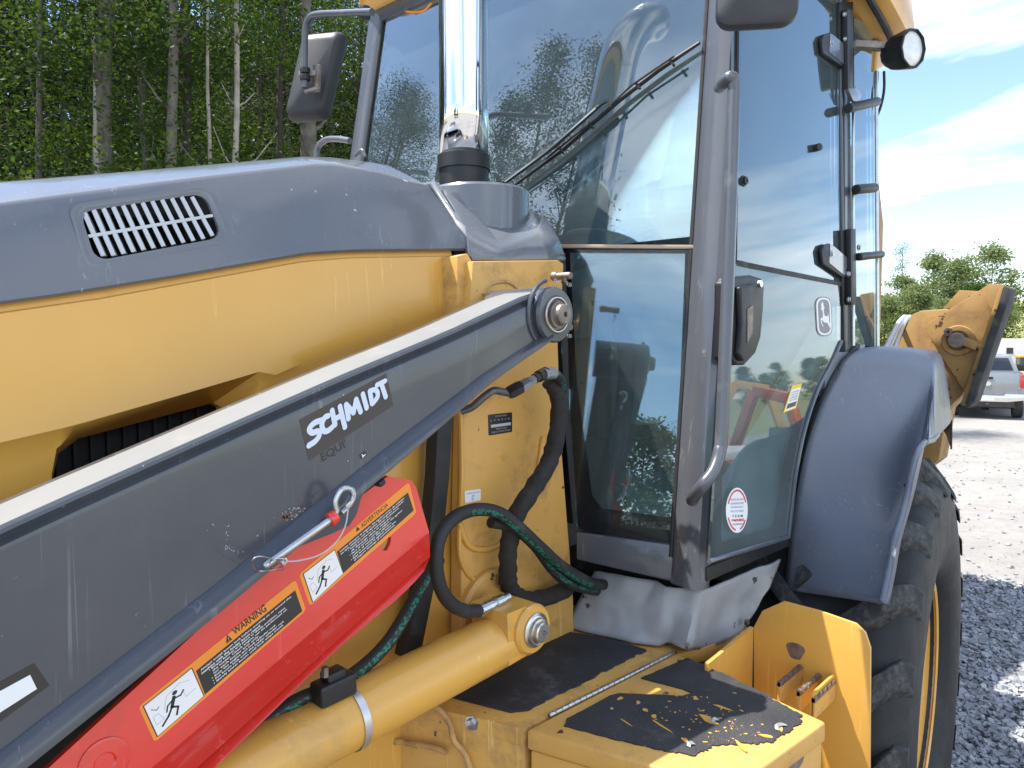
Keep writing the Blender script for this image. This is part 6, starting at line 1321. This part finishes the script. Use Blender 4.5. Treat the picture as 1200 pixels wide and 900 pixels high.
# ---- grey splash guard under the cab corner
GT = [atX(a, b, 1.36) for a, b in ((701, 668), (767, 680), (780, 686), (820, 689))]
gl_ = [atZ(a, b, ZS+0.003) for a, b in ((667, 735), (720, 746), (780, 759), (797, 757))]
g = G(); n = 10
def lerpl(P_, t): t = t*(len(P_)-1); i = min(int(t), len(P_)-2); return P_[i].lerp(P_[i+1], t-i)
TOPP = [atY(698, 669, 0.985), atY(735, 674, 0.90), atY(769, 680, 0.84), atY(781, 687, 0.81), atY(819, 692, 0.75), atY(850, 680, 0.725), atY(885, 666, 0.71), atY(913, 655, 0.705)]
BOTP = [atZ(664, 734, ZS+0.004), atZ(704, 744, ZS+0.004), atZ(740, 753, ZS+0.004), atZ(772, 759, ZS+0.004), atY(800, 757, 0.76), atY(826, 762, 0.745), atY(866, 741, 0.725), atY(893, 700, 0.71)]
rows = []
for i in range(57):
    t = i/56; a, b = lerpl(TOPP, t), lerpl(BOTP, t); row = []
    for j in range(15):
        s = j/14; p = a.lerp(b, s); w = 0.010*noise.noise(p*13)+0.005*noise.noise(p*34)+0.016*s*math.exp(-((t-0.60+0.03*s)/0.035)**2)-0.020*s*math.exp(-((t-0.50)/0.05)**2)-0.008*sin(pi*s)*math.exp(-((t-0.8)/0.10)**2)
        row.append(p+Vector((-0.7, -0.7, 0))*w)
    rows.append(row)
g.grid(rows); sg = g.build('splash_guard', M_MUD, BH, sharp=60); md = sg.modifiers.new('s', 'SOLIDIFY'); md.thickness = 0.006
for p in ((874, 729, .71), (805, 757, .73)):
    c = atY(*p); g = G(); g.lathe(c, (-0.2, -1, 0), [(0.0001, -0.004), (0.008, 0), (0.008, 0.002), (0.005, 0.0025), (0.005, 0.007), (0.0001, 0.008)], 6); g.build('bolt', M_PIN, sg, sharp=20)
# ---- step well
XW = 1.50
w_px = [(883, 735), (893, 716), (918, 705), (960, 716), (1003, 731), (1014, 742), (1020, 760), (1019, 960), (883, 960)]
g = G(); g.prism([atX(a, b, XW) for a, b in w_px], (0.008, 0, 0)); well = g.build('step_well', M_YEL, BH, bevel=0.002)
sw0 = atX(883, 735, XW); g = G(); g.prism([(1.30, sw0.y, ZS+0.02), (XW, sw0.y, sw0.z), (XW, sw0.y, 0.45), (1.30, sw0.y, 0.45)], (0, 0.008, 0)); g.build('well_side', M_YEL, well)
c = atX(932, 763, XW-0.001); g = G(); g.prism([c+Vector((0, 0.018*cos(t)*(1+0.2*sin(3*t)), 0.020*sin(t)*(1+0.15*cos(2*t)))) for t in [i*pi/9 for i in range(18)]], (0.0008, 0, 0)); g.build('bare_patch', M_PIN, well)
for (x0, y0), (x1, y1), yo in (((893, 800), (940, 778), 0), ((914, 812), (962, 788), 0), ((937, 826), (979, 795), 0)):
    b = atX(x1, y1, XW); a = hit(x0, y0, b, Vector((0, 1, 0))); zt2 = b.z
    a = Vector((1.385, b.y, zt2)); b = Vector((XW-0.002, b.y, zt2)); L = b.x-a.x; n = 5; prof = []
    for k in range(n):
        x = a.x+L*k/n; prof += [(x, zt2), (x+L/n*0.62, zt2+0.001), (x+L/n*0.70, zt2-0.006), (x+L/n*0.94, zt2-0.006)]
    prof += [(b.x, zt2), (b.x, zt2-0.04), (a.x, zt2-0.04)]
    g = G(); g.prism([(p, b.y-0.002, z) for p, z in prof], (0, 0.005, 0)); r_ = g.build('serrated_rung', M_YELW, well)
    g = G(); g.prism([(p, b.y-0.003, z+0.001) for p, z in prof[:-3]]+[(b.x, b.y-0.003, zt2-0.008), (a.x, b.y-0.003, zt2-0.008)], (0, 0.007, 0)); g.build('worn_edge', M_PIN, r_)
g = G(); g.prism([(1.385, 0.505, 0.985), (XW, 0.505, 0.985), (XW, 0.505, 0.94), (1.385, 0.505, 0.94)], (0, 0.005, 0)); g.build('step_brace', M_YEL, well)
# ---- dark gap fill under cab and behind platform
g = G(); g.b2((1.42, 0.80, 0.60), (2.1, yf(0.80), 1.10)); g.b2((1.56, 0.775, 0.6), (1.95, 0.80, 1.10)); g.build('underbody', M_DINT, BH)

# ---- backhoe end: stabilizer folded up, its pad facing outwards
XS = 3.05
def x_plate(name, px, X, t, m, parent=None, bevel=0.003, **k):
    g = G(); g.prism([atX(a, b, X) for a, b in px], (t, 0, 0)); return g.build(name, m, parent or BH, bevel=bevel, **k)
pl_ = x_plate('stabilizer_leg', [(1047, 415), (1055, 398), (1068, 369), (1079, 364), (1108, 362), (1135, 385), (1142, 420), (1128, 462), (1110, 480), (1100, 540), (1072, 560), (1056, 470)], XS+0.05, 0.14, M_RUSTY, bevel=0.006)
web = x_plate('foot_web', [(1084.5, 384), (1088, 378), (1159, 333), (1168, 345), (1163, 368), (1131, 462), (1128, 455), (1090, 397)], XS+0.015, 0.014, M_RUSTY, pl_, bevel=0.002)
x_plate('rear_web', [(1104, 363), (1124, 340), (1144, 341), (1160, 345), (1150, 400)], XS+0.30, 0.014, M_RUSTY, pl_)
g = G(); a0, a1, a2, a3 = (atX(a, b, XS-0.02) for a, b in ((1159, 332), (1177, 333.5), (1131, 478), (1125, 470)))
a4 = atX(1164, 364, XS-0.02)
g.prism([atX(a, b, XS-0.02) for a, b in ((1171, 338), (1177, 334), (1133, 478), (1126, 472))], (0.09, 0, 0)); foot = g.build('foot_plate', M_RUSTY, pl_, bevel=0.003)
x_plate('gusset', [(1159, 332.5), (1176, 333.5), (1165, 368), (1156, 353)], XS-0.015, 0.02, M_RUSTY, foot, bevel=0.002)
x_plate('gusset', [(1131, 455), (1139, 452), (1133, 476), (1127, 472)], XS-0.015, 0.02, M_RUSTY, foot, bevel=0.002)
x_plate('rubber_pad', [(1177, 335), (1184, 338), (1182, 352), (1142, 471), (1133.5, 479), (1131, 473)], XS-0.035, 0.11, M_PAD, foot, bevel=0.005)
c = atX(1123, 399, XS+0.012); g = G(); g.lathe(c, (-1, 0, 0), [(0.055, -0.02), (0.055, 0.004), (0.052, 0.008), (0.036, 0.008), (0.036, -0.01)], 32); g.build('pivot_ring', M_RUSTY, pl_, sharp=30)
g = G(); g.lathe(c, (-1, 0, 0), [(0.0001, 0), (0.028, 0), (0.028, 0.03), (0.025, 0.034), (0.0001, 0.034)], 24); g.build('pivot_pin', M_PIN, pl_, sharp=30)
k0, k1 = atX(1128, 399, XS-0.01), atX(1146, 406, XS-0.01); g = G(); g.bar(k0, k1, 0.02, 0.03); g.cyl(k1, k1+Vector((0, -0.03, 0)), 0.013, 10); g.build('pin_keeper', M_RUSTY, pl_, bevel=0.004)
c2 = atX(1112, 389, XS+0.005); g = G(); g.lathe(c2, (-1, 0, 0), [(0.006, -0.002), (0.014, 0), (0.014, 0.014), (0.006, 0.014)], 14); g.build('eyelet', M_PIN, pl_)
for k in range(3):                                                   # hydraulic lines at the boom foot, in steel and silver
    g = G(); g.tube(spl([atY(1036+k*5, 412, 0.80), atY(1046+k*4, 392, 0.82), atY(1054+k*3, 377, 0.84), atY(1060+k*3, 371, 0.9)], 5), 0.009, 10); g.build('hydraulic_line', M_STL if k % 2 else M_SLV, pl_)
# rear frame; unseen boom, dipper and bucket added to shade the gravel
g = G(); g.prism([(3.0, 1.05, 0.6), (3.3, 1.05, 0.6), (3.55, 1.05, 1.5), (3.1, 1.05, 1.4)], (0, 0.8, 0)); g.prism([(2.62, 1.0, 0.55), (3.1, 1.0, 0.55), (3.1, 1.0, 1.25), (2.62, 1.0, 1.2)], (0, 0.9, 0)); rfm = g.build('rear_frame', M_RUSTY, BH, bevel=0.01)
def slab(a, b, w0, w1, t):
    a, b = Vector(a), Vector(b); d = (b-a).normalized(); s = d.cross(Vector((0, 0, 1))).normalized(); u = s.cross(d)
    g = G(); g.prism([a-u*w0/2-s*t/2, a.lerp(b, 0.5)-u*(w0+w1)*0.36-s*t/2, b-u*w1/2-s*t/2, b+u*w1/2-s*t/2, a.lerp(b, 0.5)+u*(w0+w1)*0.30-s*t/2, a+u*w0/2-s*t/2], s*t); return g
g = G(); g.prism([(2.95, 1.75, 1.25), (3.35, 1.75, 1.30), (4.30, 1.75, 2.55), (4.35, 1.75, 3.0), (4.1, 1.75, 3.15), (3.0, 1.75, 2.75), (2.8, 1.75, 2.2)], (0, 0.26, 0)); g.build('boom', M_YEL, rfm, bevel=0.012)  # thick slab shaped to cast shade on the slate
slab((4.25, 2.1, 3.15), (4.75, 2.2, 1.7), 0.34, 0.26, 0.18).build('dipper', M_YEL, rfm, bevel=0.01)
g = G(); g.prism([(4.2, 1.5, 1.6), (4.35, 1.5, 2.75), (4.95, 1.5, 2.85), (5.15, 1.5, 2.4), (5.15, 1.5, 1.7), (4.8, 1.5, 1.0), (4.2, 1.5, 0.85)], (0, 1.2, 0)); g.build('shade_bucket', M_RUSTY, rfm, bevel=0.02)  # oversized bucket, placed out of view to shade the slate
# front end (left of the frame): arm, cylinder and wheels rest on something
for yy in (0.50, 1.99):
    g = G(); g.lathe((-0.35, yy, 0.50), (0, 1, 0), [(0.0001, 0.1), (0.2, 0.08), (0.24, 0.03), (0.36, 0.0), (0.47, 0.02), (0.5, 0.06), (0.5, 0.34), (0.47, 0.38), (0.3, 0.4), (0.0001, 0.36)], 40); g.build('front_tyre', M_TYRE, BH, sharp=40)
